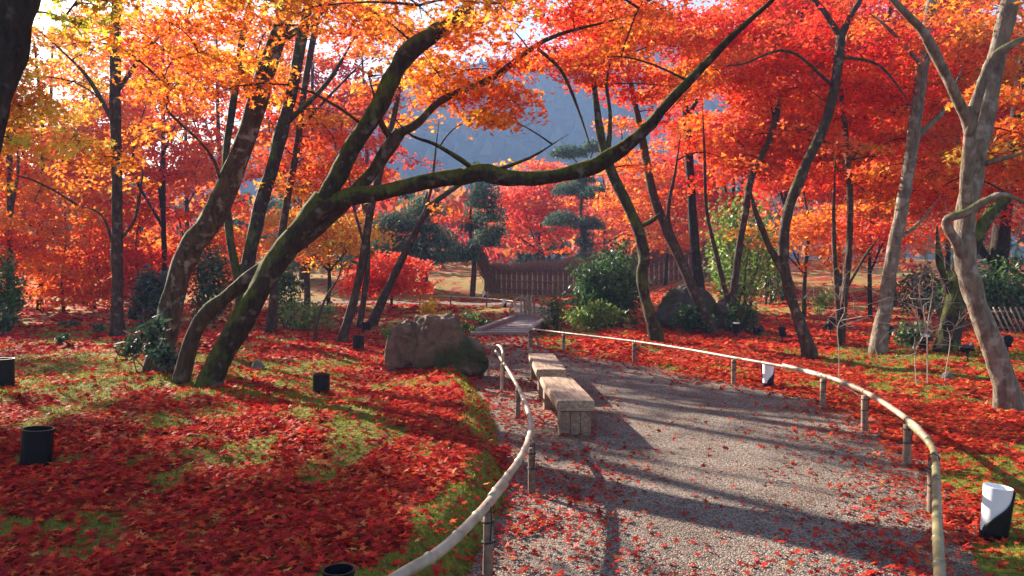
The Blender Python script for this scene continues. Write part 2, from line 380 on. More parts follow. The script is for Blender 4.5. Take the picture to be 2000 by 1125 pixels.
# ------------------------------------------------------------------ leaves
def star(nl, inner, jag=0):
    v = []
    for i in range(nl):
        a = math.pi*2*(i+.5)/(nl)+math.pi/2; L = 1. if i not in (0, nl-1) else .75
        b = math.pi*2*(i+1)/(nl)+math.pi/2
        v += [(L*math.cos(a), L*math.sin(a)), (inner*math.cos(b), inner*math.sin(b))]
    return np.array(v)*.5
STAR5 = star(5, .36); STAR3 = star(3, .36)*1.12; KITE = np.array([(0, -.5), (.34, .02), (0, .5), (-.34, .02)])
def leaves(P, size, tmpl, tilt, g, up=None):
    """polygons at points P (N,3): random heading, tilt sd in radians"""
    n = len(P); k = len(tmpl)
    h = g.random(n)*2*math.pi; tx = g.normal(0, tilt, n); ty = g.normal(0, tilt, n)
    s = size*(1+.28*g.normal(0, 1, n).clip(-1.6, 1.6))
    u = np.stack([np.cos(h)*np.cos(tx), np.sin(h)*np.cos(tx), np.sin(tx)], 1)
    w = np.stack([-np.sin(h)*np.cos(ty), np.cos(h)*np.cos(ty), np.sin(ty)], 1)
    V = P[:, None, :]+s[:, None, None]*(tmpl[None, :, 0, None]*u[:, None, :]+tmpl[None, :, 1, None]*w[:, None, :])
    return V.reshape(-1, 3)
C_ = dict(red=(.74, .040, .028), scar=(.82, .085, .026), org=(.86, .20, .026), amb=(.84, .31, .035), yel=(.86, .55, .07), olv=(.46, .42, .05),
          pink=(.80, .15, .11), dred=(.36, .018, .02), grn=(.10, .20, .03), lime=(.55, .62, .06), brown=(.30, .10, .04))
C_ = {k: np.array(v) for k, v in C_.items()}
def palette(px):
    if px < 450: return [('red', .10), ('scar', .24), ('org', .40), ('amb', .18), ('yel', .08)]
    if px < 980: return [('red', .14), ('scar', .34), ('org', .34), ('amb', .12), ('yel', .06)]
    if px < 1400: return [('red', .26), ('scar', .40), ('org', .28), ('amb', .06)]
    if px < 1740: return [('red', .36), ('scar', .38), ('org', .15), ('pink', .11)]
    return [('red', .10), ('scar', .30), ('org', .36), ('amb', .14), ('olv', .10)]
def tone(pal, q):
    ws = np.cumsum([w for _, w in pal]); ws /= ws[-1]
    x = q*(len(pal)); i = int(np.searchsorted(ws, min(q, .9999))); j = min(i+1, len(pal)-1)
    lo = 0 if i == 0 else ws[i-1]; f = (q-lo)/(ws[i]-lo+1e-6)*.5
    return C_[pal[i][0]]*(1-f)+C_[pal[j][0]]*f
# where the sun should reach the ground (gaps in the canopy)
SXY = -SD[:2]/SD[2]
LIT = [(.85, 9.5, 1.5, .55), (2.3, 8.6, .9, .30), (2.8, 7.7, .9, .28), (1.7, 6.9, 1.0, .30), (1.7, 5.7, 1.0, .60), (2.3, 5.2, .7, .4), (1.0, 4.4, .7, .35), (.2, 4.9, .5, .25),
       (-4.5, 7.6, 1.2, .55), (-3.2, 6.3, .9, .32), (-1.9, 5.9, .9, .30), (-.9, 8.0, 1.6, .8), (-.5, 5.9, .5, .25), (-2.6, 7.5, .6, .22), (-.6, 6.5, .6, .25), (-7, 14.5, 3, 1.5), (-2.7, 13.5, 3, 1.3), (-1.5, 11.2, 1.4, .7), (-5, 10.8, 2, .6), (-1.7, 4.7, .5, .22), (-3.9, 9.2, 1.0, .3),
       (4.2, 7.2, 1.3, .7), (4.3, 5.9, 1.1, .6), (3.4, 10.8, 1.2, .5), (5.4, 9.3, 1.2, .6), (3.3, 4.6, .7, .4), (2.2, 12.2, 1.0, .3), (-.1, 16.5, .9, .4), (7, 15, 3, 1.2)]
def gap(x, y):
    d = SXY/np.linalg.norm(SXY); u = x*d[0]+y*d[1]; v = -x*d[1]+y*d[0]
    n = .6*vn(u*.20, v*.75, 31)+.4*vn(u*.45, v*1.7, 32)
    q = np.where(x < xl(y), np.where(y < 7.5, .24, np.where(y < 10.5, .34, .50)), np.where(x > xr(y), .56, np.where(y > 8.9, .12, .42)))
    r = n < q*.95-.02
    for a, b, ra, rb in LIT:   # a lit patch, stretched along the shadows
        r = r | ((((x-a)*d[0]+(y-b)*d[1])/ra)**2+((-(x-a)*d[1]+(y-b)*d[0])/rb)**2 < 1)
    return r
WINDOWS = []   # (cx, cy, rx, ry, dmin, dmax, keep)
PROTECT = []   # (polyline px, D, half width, keep)
def segdist(px, py, L):
    d = np.full(len(px), 1e9)
    for (ax, ay), (bx, by) in zip(L[:-1], L[1:]):
        vx, vy = bx-ax, by-ay; t = np.clip(((px-ax)*vx+(py-ay)*vy)/(vx*vx+vy*vy+1e-9), 0, 1)
        d = np.minimum(d, np.hypot(px-ax-t*vx, py-ay-t*vy))
    return d
def cull(P, rad, g, sun=True):
    px, py = proj(P); D = P[:, 1]; keep = np.ones(len(P))
    for cx, cy, rx, ry, d0, d1, k in WINDOWS:
        e = ((px-cx)/rx)**2+((py-cy)/ry)**2
        keep = np.where((D > d0) & (D < d1) & (e < 1), keep*k, keep)
    for L, d, hw, k in PROTECT:
        rp = rad*FPX/np.maximum(D, 1)
        keep = np.where((D < d+.3) & (segdist(px, py, L) < hw+rp*.75), keep*k, keep)
    if sun:
        gx = P[:, 0]+SXY[0]*P[:, 2]; gy = P[:, 1]+SXY[1]*P[:, 2]
        vis = (gy > 2) & (gy < 18.5) & (np.abs(gx) < .75*gy+1.5)
        hit = gap(gx, gy)
        for ox, oy in ((.6, 0), (-.6, 0), (0, .6), (0, -.6)): hit = hit | gap(gx+ox*rad, gy+oy*rad)
        keep = np.where(vis & hit, keep*.04, keep)
        for p in SUNPTS:
            v = P-p; t = v@SD; dd = np.linalg.norm(v-t[:, None]*SD, axis=1)
            keep = np.where((t > (.8 if p[1] < 20 else 2.2)) & (dd < rad*.95), keep*.12, keep)
    keep = np.where(D < 4.2, 0, keep)
    return g.random(len(P)) < keep
TRI = [0]; SUNPTS = []
def pad_leaves(P, rad, pal, g, cover=.9, flat=.12):
    """leaf sprays: flat fans of leaves along radiating twigs"""
    groups = {}
    for c, r in zip(P, rad):
        D = max(c[1], 4)
        if D < 11: kind, size = 'a', .088
        elif D < 17: kind, size = 'b', .105
        else: kind, size = 'c', .115*max(1, D/21)
        area = {'a': .30, 'b': .30, 'c': .34}[kind]*size*size
        n = int(cover*math.pi*r*r/area*.62)
        px, _ = proj(c); pl = pal if pal is not None else palette(float(px[0])+g.normal(0, 70))
        q = .55*vn(c[0]*.45+c[2]*.8, c[1]*.45+c[2]*.3, 51)+.45*g.random(); q = float(np.clip((q-.5)*1.45+.5, 0, .999))
        base = tone(pl, q)
        nt_ = 6; ta = g.random()*6.28+np.arange(nt_)*6.28/nt_+g.normal(0, .25, nt_)
        k = g.integers(0, nt_, n); t = g.random(n)**.62; lat = g.normal(0, .17, n)*r*(.4+t)
        dx = np.cos(ta[k])*t*r-np.sin(ta[k])*lat; dy = np.sin(ta[k])*t*r+np.cos(ta[k])*lat
        dz = g.normal(0, flat*r, n)-.16*r*t*t+.05*r
        tl = g.normal(0, .12, 2)
        Q = c+np.stack([dx, dy, dz+dx*tl[0]+dy*tl[1]], 1)
        cl = base*(1+.22*g.normal(0, 1, (n, 1)))*(1+.10*g.normal(0, 1, (n, 3)))
        mixn = g.random(n) < .16; cl[mixn] = cl[mixn]*.4+.6*C_[pl[min(len(pl)-1, int(q*len(pl))+1)][0]]
        groups.setdefault(kind, []).append((Q, np.clip(cl, .004, .92), np.full(n, size)))
    out = []
    for kind, L in groups.items():
        Q = np.concatenate([a for a, _, _ in L]); cl = np.concatenate([b for _, b, _ in L]); sz = np.concatenate([b for _, _, b in L])
        tm = {'a': STAR5, 'b': STAR3, 'c': KITE}[kind]
        out.append((leaves(Q, sz, tm, .55, g), len(tm), cl)); TRI[0] += len(Q)*(len(tm)-2)
    return out
def leafobject(name, parts, m, parent, org):
    """one mesh from leaf sets of several corner counts"""
    nv = sum(len(V) for V, _, _ in parts); me = bpy.data.meshes.new(name)
    V = np.concatenate([a for a, _, _ in parts])-np.asarray(org)
    tot = np.concatenate([np.full(len(a)//k, k, np.int32) for a, k, _ in parts]); st = np.concatenate([[0], np.cumsum(tot)[:-1]]).astype(np.int32)
    col = np.concatenate([np.repeat(c, k, 0) for _, k, c in parts])
    me.vertices.add(nv); me.vertices.foreach_set('co', V.astype(np.float32).ravel())
    me.loops.add(nv); me.loops.foreach_set('vertex_index', np.arange(nv, dtype=np.int32))
    me.polygons.add(len(tot)); me.polygons.foreach_set('loop_start', st); me.polygons.foreach_set('loop_total', tot)
    a = me.attributes.new('tint', 'FLOAT_COLOR', 'POINT'); c4 = np.ones((nv, 4), np.float32); c4[:, :3] = col; a.data.foreach_set('color', c4.ravel())
    me.materials.append(m); me.update(calc_edges=True)
    return link(bpy.data.objects.new(name, me), parent)
def twigs(nodes, P, rad, g, D, rbase=.022):
    """branchlets from the limbs out to every spray, each starting at the nearest wood"""
    mb = MB(); N = [np.asarray(nodes, float)]; root = N[0].mean(0)*[1, 1, 0]+[0, 0, N[0][:, 2].min()]
    allN = N[0]; far = D > 22
    order = np.argsort([np.min(np.linalg.norm(allN-p, axis=1)) for p in P])
    for i in order:
        p = P[i]; d = np.linalg.norm((allN-p)*[1, 1, 1.6], axis=1)+.6*np.maximum(0, allN[:, 2]-p[2]); j = int(np.argmin(d)); a = allN[j]
        L = np.linalg.norm(p-a)
        if L < .05: continue
        t = np.linspace(0, 1, 3 if far else 6)[:, None]; sag = np.array((0, 0, .10*L)); jit = g.normal(0, .05*L, 3)
        Q = a*(1-t)+p*t+np.sin(math.pi*t)*(sag+jit)
        r0 = rbase*min(1.6, .35+.35*L)*(1 if not far else 1.3)
        mb.tube(Q, np.linspace(r0, r0*.35, len(Q)), 3 if far else 4, cap=False)
        allN = np.vstack([allN, Q[1:]])
        if not far:
            for k in range(4):
                an = g.random()*6.28; e = p+rad[i]*.75*np.array((math.cos(an), math.sin(an), -.1)); m_ = (p+e)/2+g.normal(0, .04, 3)
                mb.tube([p, m_, e], [r0*.4, r0*.25, r0*.1], 3, cap=False)
    return mb

# blue wooded mountain beyond the garden
def mountain():
    m, n, b = mat('mountain_forest'); tc = node(n, 'ShaderNodeTexCoord')
    z = node(n, 'ShaderNodeTexNoise', Scale=.16, Detail=8., Roughness=.7); n.links.new(tc.outputs['Object'], z.inputs['Vector'])
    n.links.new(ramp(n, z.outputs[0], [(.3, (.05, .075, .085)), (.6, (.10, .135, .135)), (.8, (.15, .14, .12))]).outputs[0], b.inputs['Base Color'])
    b.inputs['Roughness'].default_value = 1; b.inputs['Specular IOR Level'].default_value = 0; bumped(n, b, z.outputs[0], 1, 4.)
    xs = np.linspace(-300, 340, 170); ys = np.linspace(170, 520, 70); X, Y = np.meshgrid(xs, ys)
    ridge = 92+16*(fbm(xs*.012, xs*0, 41)-.5)*2+7*(fbm(xs*.06, xs*0, 42)-.5)-52*sm((-xs-10)/150)-18*sm((xs-120)/160)
    Z = ridge[None, :]*sm((Y-170)/190)*(1+.0*X)+6*(fbm(X*.07, Y*.07, 43)-.5)*sm((Y-170)/40)+2.4*(vn(X*.35, Y*.35, 44)-.5)
    Z = Z-3+sm((Y-370)/150)*-30
    ny, nx = X.shape; i = np.arange(ny-1)[:, None]*nx+np.arange(nx-1)[None, :]
    o = MB().add(np.stack([X, Y, Z], -1).reshape(-1, 3), np.stack([i, i+1, i+1+nx, i+nx], -1).reshape(-1, 4)).build('mountain', m, smooth=True)
    o['kind'] = 'structure'; o['label'] = 'blue wooded mountain behind the garden'
    g = np.random.default_rng(45); n_ = 7000; x = g.uniform(-120, 190, n_); y = g.uniform(185, 380, n_)
    ix = np.clip(((x+300)/640*169).astype(int), 0, 169); iy = np.clip(((y-170)/350*69).astype(int), 0, 69); z = Z[iy, ix]-.8; h = g.uniform(3, 7.5, n_); w = h*g.uniform(.28, .5, n_); a = np.arange(5)*2*math.pi/5
    V = []; k = np.arange(5)
    ringp = np.stack([x[:, None]+w[:, None]*np.cos(a), y[:, None]+w[:, None]*np.sin(a), np.repeat((z+h*.15)[:, None], 5, 1)], -1); tip = np.stack([x+g.normal(0, .4, n_), y, z+h], -1)
    T3 = np.stack([ringp, np.roll(ringp, -1, 1), np.repeat(tip[:, None, :], 5, 1)], 2).reshape(-1, 3)
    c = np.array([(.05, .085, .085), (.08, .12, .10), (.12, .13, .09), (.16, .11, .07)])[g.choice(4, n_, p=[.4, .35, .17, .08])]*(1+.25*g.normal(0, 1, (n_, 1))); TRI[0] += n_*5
    f = leafobject('forest', [(T3, 3, np.clip(np.repeat(c, 5, 0), .01, .5))], NEEDLE, o, (0, 0, 0)); f['kind'] = 'stuff'
mountain()

# ------------------------------------------------------------------ trees
SPECS = []
def tree(label, stem, limbs=(), crown=None, bark=B_BROWN, D=None, protect=None, pro_y=-999, name='maple_tree', group='maple trees', pal=None, side=10, basept=None, cover=.9, extra=None):
    SPECS.append(dict(label=label, stem=stem, limbs=limbs, crown=crown, bark=bark, D=D, protect=protect, name=name, group=group, pal=pal, side=side, basept=basept, cover=cover, extra=extra))
    if protect is not None:
        dd = D or gpt(*stem[0][:2])[1]
        for L in [stem]+list(limbs):
            Q = [(p[0], p[1]) for p in L if p[1] > pro_y]
            if len(Q) > 1: PROTECT.append((Q, dd, max(p[2] for p in L)*.5, protect))
def stem3d(L, D, per=6):
    pts = []; rad = []
    for p in L:
        d = D+(p[3] if len(p) > 3 else 0); pts.append(at(p[0], p[1], d)); rad.append(p[2]*(.40 if D < 9.3 else .365)*d/FPX)
    P = smooth_line(pts, per); r = np.interp(np.linspace(0, 1, len(P)), np.linspace(0, 1, len(rad)), rad)
    return P, r
def build_tree(s, idx):
    g = np.random.default_rng(900+idx)
    px, py = s['stem'][0][:2]
    D = s['D']
    if D is None: base = gpt(px, py); D = base[1]
    else: base = at(px, py, D); base[2] = float(gz(base[0], base[1]))
    s['Dr'] = D; t = thing(s['name'], s['label'], 'tree', base, s['group'])
    P, r = stem3d(s['stem'], D); P[0] = base-np.array((0, 0, .12)); 
    k = max(2, len(P)//8); r[:k] *= np.linspace(1.28, 1.0, k)
    side = s['side']; per = .17
    MB().tube(P, r, side, per, idx).build('trunk', s['bark'], t, base, True)
    nodes = [P[len(P)//2:]]
    for q, L in enumerate(s['limbs']):
        Q, rr = stem3d(L, D); rr = rr*np.interp(np.linspace(0, 1, len(rr)), [0, .6, 1], [1, 1, .3]); MB().tube(Q, rr, max(6, side-2), per, idx+50+q).build('limb', s['bark'], t, base, True); nodes.append(Q[2:])
    nodes = np.concatenate(nodes)
    PP = []; RR = []
    for (cx, cy, cz, rx, ry, rz, n, r0) in (s['crown'] or ()):
        n = int(n*(1.55 if s['group'] == 'maple trees' else 1)); v = g.normal(0, 1, (n, 3)); v /= np.linalg.norm(v, axis=1)[:, None]; v *= (g.random(n)**.45)[:, None]
        p = np.array((cx, cy, cz))+v*np.array((rx, ry, rz)); p[:, 2] = np.round(p[:, 2]/.33)*.33+g.normal(0, .07, n)
        PP.append(p); RR.append(r0*(.75+.5*g.random(n)))
    if PP:
        PP = np.concatenate(PP); RR = np.concatenate(RR)
        kk = cull(PP, RR, g); PP, RR = PP[kk], RR[kk]
        ok = PP[:, 2] > gz(PP[:, 0], PP[:, 1])+.35; PP, RR = PP[ok], RR[ok]
        if len(PP):
            leafobject('crown', pad_leaves(PP, RR, s['pal'], g, s['cover']), LEAF, t, base)
            tw = twigs(nodes, PP, RR, g, D)
            if tw.n: o = tw.build('branchlets', B_TWIG, t, base); o['kind'] = 'stuff'
    return t
def cr(px, py, D, rpx, rpy, rd, n, r0):
    """crown cloud from a place seen in the photo and its distance"""
    c = at(px, py, D); return (c[0], c[1], c[2], rpx*D/FPX, rd, rpy*D/FPX, n, r0)

# clearings in the canopy through which the mountain shows, and open air under it
WINDOWS += [(1130, 208, 105, 42, 0, 90, .18), (1400, 198, 55, 30, 0, 90, .1), (1290, 110, 50, 40, 0, 90, .3), (1095, 78, 50, 26, 0, 90, .2), (1010, 260, 45, 40, 12, 90, .3), (825, 312, 55, 36, 0, 60, .12),
            (1030, 505, 210, 95, 0, 30, .0), (760, 560, 130, 60, 0, 24, .0), (1340, 560, 300, 110, 0, 24, .05), (560, 590, 330, 110, 0, 24, .0), (1700, 590, 330, 110, 0, 22, .03),
            (100, 25, 50, 34, 8, 90, .1), (300, 600, 330, 60, 0, 24, .0)]

# --- the near leaning trees on the left mound
tree('mossy leaning maple whose long arching limb spans the gravel path', [(395, 806, 66), (418, 725, 58), (466, 640, 56), (528, 530, 56), (588, 445, 54), (636, 392, 62)],
     limbs=[[(628, 404, 50), (664, 335, 44), (700, 270, 42), (742, 205, 44), (768, 150, 40), (796, 104, 46), (850, 62, 44), (905, 26, 50), (918, -14, 40), (930, -70, 30)],
            [(618, 412, 52), (680, 384, 44), (740, 378, 38), (830, 356, 36), (900, 345, 44), (945, 337, 44), (1010, 350, 36), (1100, 340, 36), (1180, 314, 40), (1250, 262, 34, -.15), (1310, 196, 32, -.3), (1380, 122, 30, -.4), (1440, 62, 28, -.5), (1515, -6, 24, -.6), (1580, -70, 18, -.7)],
            [(928, 335, 16), (900, 312, 12, -.1), (850, 282, 9, -.3), (800, 262, 7, -.5), (760, 218, 5, -.7)],
            [(960, 335, 12), (1010, 318, 8), (1050, 300, 6, .2), (1110, 262, 4, .3)]],
     crown=[cr(700, 60, 8.6, 330, 150, 1.6, 46, .55), cr(1000, 70, 8.4, 260, 100, 1.5, 26, .5), cr(900, 225, 8.8, 170, 70, .9, 15, .42), cr(1400, -60, 8.2, 200, 90, 1.2, 16, .5)],
     bark=B_MOSSY, D=8.9, protect=.06, side=16)
tree('slender brown maple stem leaning right behind the mossy trunk', [(345, 786, 42), (362, 705, 38), (395, 625, 38), (440, 582, 32), (505, 530, 34), (590, 472, 33), (655, 415, 32), (715, 350, 30), (764, 282, 34), (782, 256, 30)],
     limbs=[[(778, 262, 26), (815, 240, 20), (866, 194, 17, .2), (962, 152, 15, .3), (1066, 78, 13, .4), (1180, 44, 10, .5), (1300, 15, 7, .6)], [(768, 280, 20), (745, 240, 14), (735, 200, 10), (720, 150, 7)], [(1050, 95, 9, .4), (1090, 130, 9, .4), (1110, 165, 8, .4), (1135, 230, 7, .4), (1158, 300, 6, .4)]],
     crown=[cr(960, 190, 9.7, 210, 80, .9, 20, .45), cr(1080, 25, 9.8, 200, 70, 1.2, 20, .5), cr(800, 150, 10.2, 110, 90, .9, 14, .45)],
     bark=B_BROWN, D=9.1, protect=.12, side=14, name='maple_tree')
tree('stout pale barked maple leaning right, evergreen leaves sprouting at its foot', [(305, 748, 72), (322, 660, 60), (340, 570, 60), (372, 490, 62), (415, 428, 60), (455, 340, 56), (492, 235, 52), (525, 120, 48), (566, 0, 46), (595, -80, 40)],
     limbs=[[(500, 215, 22), (470, 130, 18), (480, 40, 16), (500, -40, 12)], [(440, 385, 12), (410, 300, 8, -.3), (330, 220, 7, -.6), (260, 140, 5, -.8)], [(535, 90, 20), (620, 30, 16, .2), (690, -30, 12, .3)]],
     crown=[cr(330, 120, 9.2, 310, 130, 1.5, 36, .5), cr(560, 60, 9.6, 230, 110, 1.2, 44, .5), cr(330, 290, 10, 220, 70, 1.0, 22, .4), cr(560, 270, 10, 130, 90, .9, 16, .4)],
     bark=B_LIMB, D=11.0, protect=.15, pro_y=300, side=16)
tree('thick dark trunk leaning in at the top left corner', [(-150, 980, 130), (-110, 620, 110), (-50, 330, 100), (0, 130, 92), (36, 0, 90), (70, -140, 80)],
     limbs=[[(20, 60, 30), (90, -40, 20, .3), (180, -120, 14, .5)]], crown=[cr(60, -130, 6.5, 220, 60, 1.2, 12, .45), cr(-60, 240, 6.6, 90, 60, .7, 4, .3), cr(150, 10, 6.4, 90, 34, .4, 5, .26)],
     bark=B_DARK, D=6.2, protect=.0, side=16, pal=[('olv', .3), ('lime', .4), ('amb', .3)])
# --- second rank on the left
tree('straight grey barked maple standing among mossy ground on the left', [(228, 656, 34), (229, 560, 29), (228, 430, 28), (228, 320, 27), (226, 230, 28), (225, 120, 27), (228, 0, 26), (232, -130, 22)],
     limbs=[[(232, 470, 10), (262, 430, 8), (276, 360, 6), (280, 300, 5)], [(222, 480, 9), (198, 420, 6), (150, 400, 4)], [(228, 250, 14), (170, 150, 10, .5), (110, 90, 7, 1)], [(228, 180, 12), (300, 80, 9, -.5), (380, 20, 6, -1)]],
     crown=[cr(170, 160, 17.5, 220, 170, 2.6, 85, .62), cr(300, 300, 18, 190, 90, 2, 34, .55), cr(60, 330, 18, 130, 70, 1.6, 22, .5)], bark=B_BROWN, D=None, protect=.4, pro_y=-60)
tree('mossy double stemmed maple right behind the pale leaning trunk', [(466, 662, 40), (476, 560, 36), (500, 440, 36), (530, 330, 34), (556, 235, 33), (575, 150, 30), (600, 20, 26), (625, -60, 22)],
     limbs=[[(480, 600, 26), (452, 480, 22), (440, 330, 18), (456, 200, 20), (478, 60, 18), (490, -20, 14)], [(560, 240, 16), (640, 160, 12, .3), (700, 60, 9, .5)]],
     crown=[cr(560, 180, 16.5, 230, 150, 2.6, 78, .6), cr(480, 330, 17, 170, 70, 2, 26, .5)], bark=B_MOSSY, D=None, protect=.4)
tree('thin straight maple with lit left edge behind the leaning trunks', [(528, 650, 24), (538, 540, 20), (556, 420, 20), (578, 300, 18), (592, 190, 17), (618, 40, 15), (640, -40, 12)],
     limbs=[[(585, 250, 10), (660, 170, 7), (720, 110, 5)]], crown=[cr(640, 150, 21, 190, 160, 3, 62, .65), cr(600, 330, 21, 130, 50, 2, 18, .5)], bark=B_BROWN, D=None, protect=.55)
tree('slim maple leaning right on the crest left of the boulder', [(668, 668, 25), (690, 590, 22), (708, 510, 22), (722, 420, 20), (738, 350, 18), (770, 220, 15), (790, 100, 12)],
     limbs=[[(712, 480, 8), (690, 400, 7), (680, 330, 5)], [(700, 640, 18), (716, 550, 15), (722, 470, 12)]], crown=[cr(740, 180, 17, 170, 140, 2.4, 40, .55), cr(690, 330, 17.5, 80, 50, 1.5, 8, .45)], bark=B_BROWN, D=None, protect=.5)
tree('slim maple sloping right towards the hanging orange foliage', [(722, 640, 26), (762, 555, 21), (806, 462, 20), (842, 402, 17), (890, 366, 12), (930, 340, 9)],
     limbs=[[(826, 425, 10), (842, 370, 8), (850, 300, 6), (858, 230, 5)]], crown=[cr(885, 415, 21.5, 62, 52, 1.3, 40, .5), cr(930, 280, 21, 110, 50, 1.6, 10, .5)], bark=B_BROWN, D=None, protect=.5, pal=[('scar', .35), ('org', .5), ('amb', .15)])
tree('young sapling with yellow green leaves left of the boulder', [(614, 667, 9), (622, 620, 7), (640, 575, 6), (662, 540, 4), (668, 500, 3)],
     limbs=[[(636, 585, 4), (660, 570, 3), (690, 560, 2)]], crown=[cr(640, 560, 17, 60, 45, .7, 16, .28), cr(655, 500, 17.3, 40, 40, .6, 9, .28)], bark=B_BROWN, D=None, pal=[('olv', .5), ('yel', .3), ('amb', .2)], side=6, cover=.5)
# --- right hand trees
tree('mossy curved maple beside the green shrub across the path', [(1286, 668, 34), (1262, 590, 30), (1254, 540, 30), (1258, 490, 32), (1240, 430, 30), (1205, 360, 28), (1182, 300, 26), (1168, 230, 19), (1158, 150, 12), (1140, 60, 6)],
     limbs=[[(1246, 445, 14), (1275, 430, 12), (1290, 415, 8)], [(1186, 310, 15), (1192, 230, 11), (1186, 150, 8), (1215, 60, 4)]], crown=[cr(1170, 130, 16.5, 170, 130, 1.8, 66, .5), cr(1230, 330, 17, 60, 30, 1, 6, .4)], bark=B_MOSSY, D=None, protect=.2, pro_y=240)
tree('brown maple with a forked stem leaning left above the dark rock', [(1392, 652, 34), (1362, 585, 28), (1330, 510, 27), (1298, 440, 26), (1276, 380, 24), (1262, 310, 22), (1244, 220, 16), (1230, 150, 12), (1215, 80, 9)],
     limbs=[[(1325, 500, 14), (1305, 420, 11), (1318, 340, 9), (1330, 260, 7)]], crown=[cr(1330, 340, 18.5, 90, 70, 2, 30, .5), cr(1270, 130, 18, 140, 120, 2, 62, .5)], bark=B_BROWN, D=None, protect=.25, pro_y=240)
tree('dark upright maple trunk crossing behind the forked brown one', [(1374, 640, 30), (1366, 560, 26), (1356, 470, 26), (1350, 380, 25), (1344, 270, 21), (1338, 190, 16), (1350, 110, 11), (1335, -20, 6)],
     limbs=[[(1342, 230, 12), (1390, 150, 9), (1450, 90, 6)]], crown=[cr(1420, 300, 20.5, 110, 90, 2.4, 44, .6), cr(1400, 90, 20.5, 150, 90, 2.4, 48, .6)], bark=B_DARK, D=None, protect=.4, pro_y=240)
tree('thin twin stemmed maple left of the bright green tree', [(1426, 648, 26), (1432, 570, 20), (1444, 480, 19), (1458, 400, 18), (1470, 340, 18), (1500, 280, 17), (1520, 210, 16), (1552, 100, 15), (1570, 20, 13), (1575, -60, 10)],
     limbs=[[(1422, 590, 15), (1400, 500, 12), (1380, 410, 10), (1376, 300, 9), (1372, 200, 6)], [(1500, 285, 8), (1510, 230, 6), (1490, 150, 4)]],
     crown=[cr(1480, 230, 19.5, 130, 120, 2.4, 58, .6), cr(1560, 60, 19, 130, 80, 2.4, 36, .6)], bark=B_BROWN, D=None, protect=.45, pro_y=150)
tree('curving maple with lichen patched foot beyond the bamboo railing', [(1584, 697, 36), (1562, 630, 30), (1540, 560, 28), (1530, 480, 28), (1540, 405, 27), (1575, 320, 28), (1612, 240, 26), (1634, 150, 24), (1642, 66, 26)],
     limbs=[[(1642, 72, 18), (1615, 30, 15), (1588, -6, 13), (1560, -60, 10)], [(1642, 72, 19), (1662, 30, 16), (1684, -10, 14), (1700, -80, 10)], [(1530, 530, 20), (1502, 480, 16), (1476, 415, 15), (1466, 370, 13)], [(1640, 110, 10), (1720, 130, 7, -.3), (1790, 220, 5, -.5)], [(1630, 170, 9), (1540, 100, 7, -.4), (1450, 125, 6, -.8), (1400, 128, 4, -1)]],
     crown=[cr(1600, 110, 13.8, 220, 110, 1.7, 46, .52), cr(1560, 300, 14.5, 150, 70, 1.5, 22, .5)], bark=B_BROWN, D=None, protect=.15, side=12)
tree('tall pale maple trunk leaning slightly right past the railing', [(1712, 692, 40), (1728, 600, 36), (1742, 500, 35), (1760, 410, 34), (1776, 320, 33), (1792, 210, 31), (1806, 100, 29), (1820, 0, 27), (1832, -100, 22)],
     limbs=[[(1786, 270, 18), (1820, 240, 16), (1850, 205, 14), (1880, 130, 10)], [(1802, 130, 12), (1740, 60, 9), (1690, 20, 6)], [(1748, 470, 12), (1790, 440, 9), (1840, 380, 6)]],
     crown=[cr(1760, 130, 14.2, 170, 110, 1.7, 40, .5), cr(1700, 350, 14.8, 120, 50, 1.4, 16, .45)], bark=B_PALE, D=None, protect=.2, side=12)
tree('big pale grey maple forking high at the right edge', [(1978, 812, 62), (1956, 730, 50), (1930, 650, 48), (1900, 570, 48), (1884, 500, 52), (1886, 420, 48), (1902, 330, 46), (1922, 230, 46), (1948, 110, 42), (1972, 0, 40), (1990, -100, 34)],
     limbs=[[(1886, 430, 30), (1888, 340, 28, -.2), (1892, 250, 28, -.3), (1868, 190, 24, -.4), (1836, 125, 24, -.5), (1800, 60, 26, -.6), (1752, 8, 26, -.7), (1700, -50, 20, -.8)],
            [(1894, 265, 26, -.3), (1906, 200, 24, -.4), (1936, 120, 24, -.5), (1975, 88, 24, -.6), (2030, 60, 20, -.7)],
            [(1912, 322, 16), (1950, 312, 12, -.2), (2010, 296, 10, -.4)],
            [(1886, 510, 34), (1868, 475, 26, -.1), (1848, 432, 20, -.2), (1890, 414, 22, -.3), (1930, 390, 22, -.4), (1962, 380, 20, -.5), (2020, 404, 18, -.6)]],
     crown=[cr(1860, 20, 8.6, 190, 110, 1.1, 24, .48), cr(1960, 210, 9.6, 110, 110, .8, 14, .42), cr(1800, 190, 9.8, 110, 60, .8, 7, .4)], bark=B_PALE, D=8.7, protect=.08, side=16)
tree('dark broad trunk in shadow behind the pale grey maple', [(1945, 640, 60), (1945, 560, 50), (1955, 470, 46), (1972, 330, 34), (1990, 180, 28), (2010, 40, 24)],
     limbs=[[(1940, 520, 22), (1910, 470, 18), (1930, 400, 14)]], crown=[cr(1960, 330, 17.5, 130, 110, 2.2, 46, .6), cr(1900, 120, 17.5, 130, 100, 2.2, 40, .6)], bark=B_DARK, D=None, protect=.5)
tree('short dark mossy leaning trunk left of the pale grey maple', [(1850, 690, 62), (1858, 610, 56), (1880, 520, 44), (1920, 440, 34), (1970, 380, 26)],
     limbs=[[(1862, 590, 24), (1836, 520, 18), (1830, 440, 14)]], crown=[cr(1880, 400, 15.5, 130, 45, 1.5, 16, .5)], bark=B_MOSSY, D=None, protect=.6)
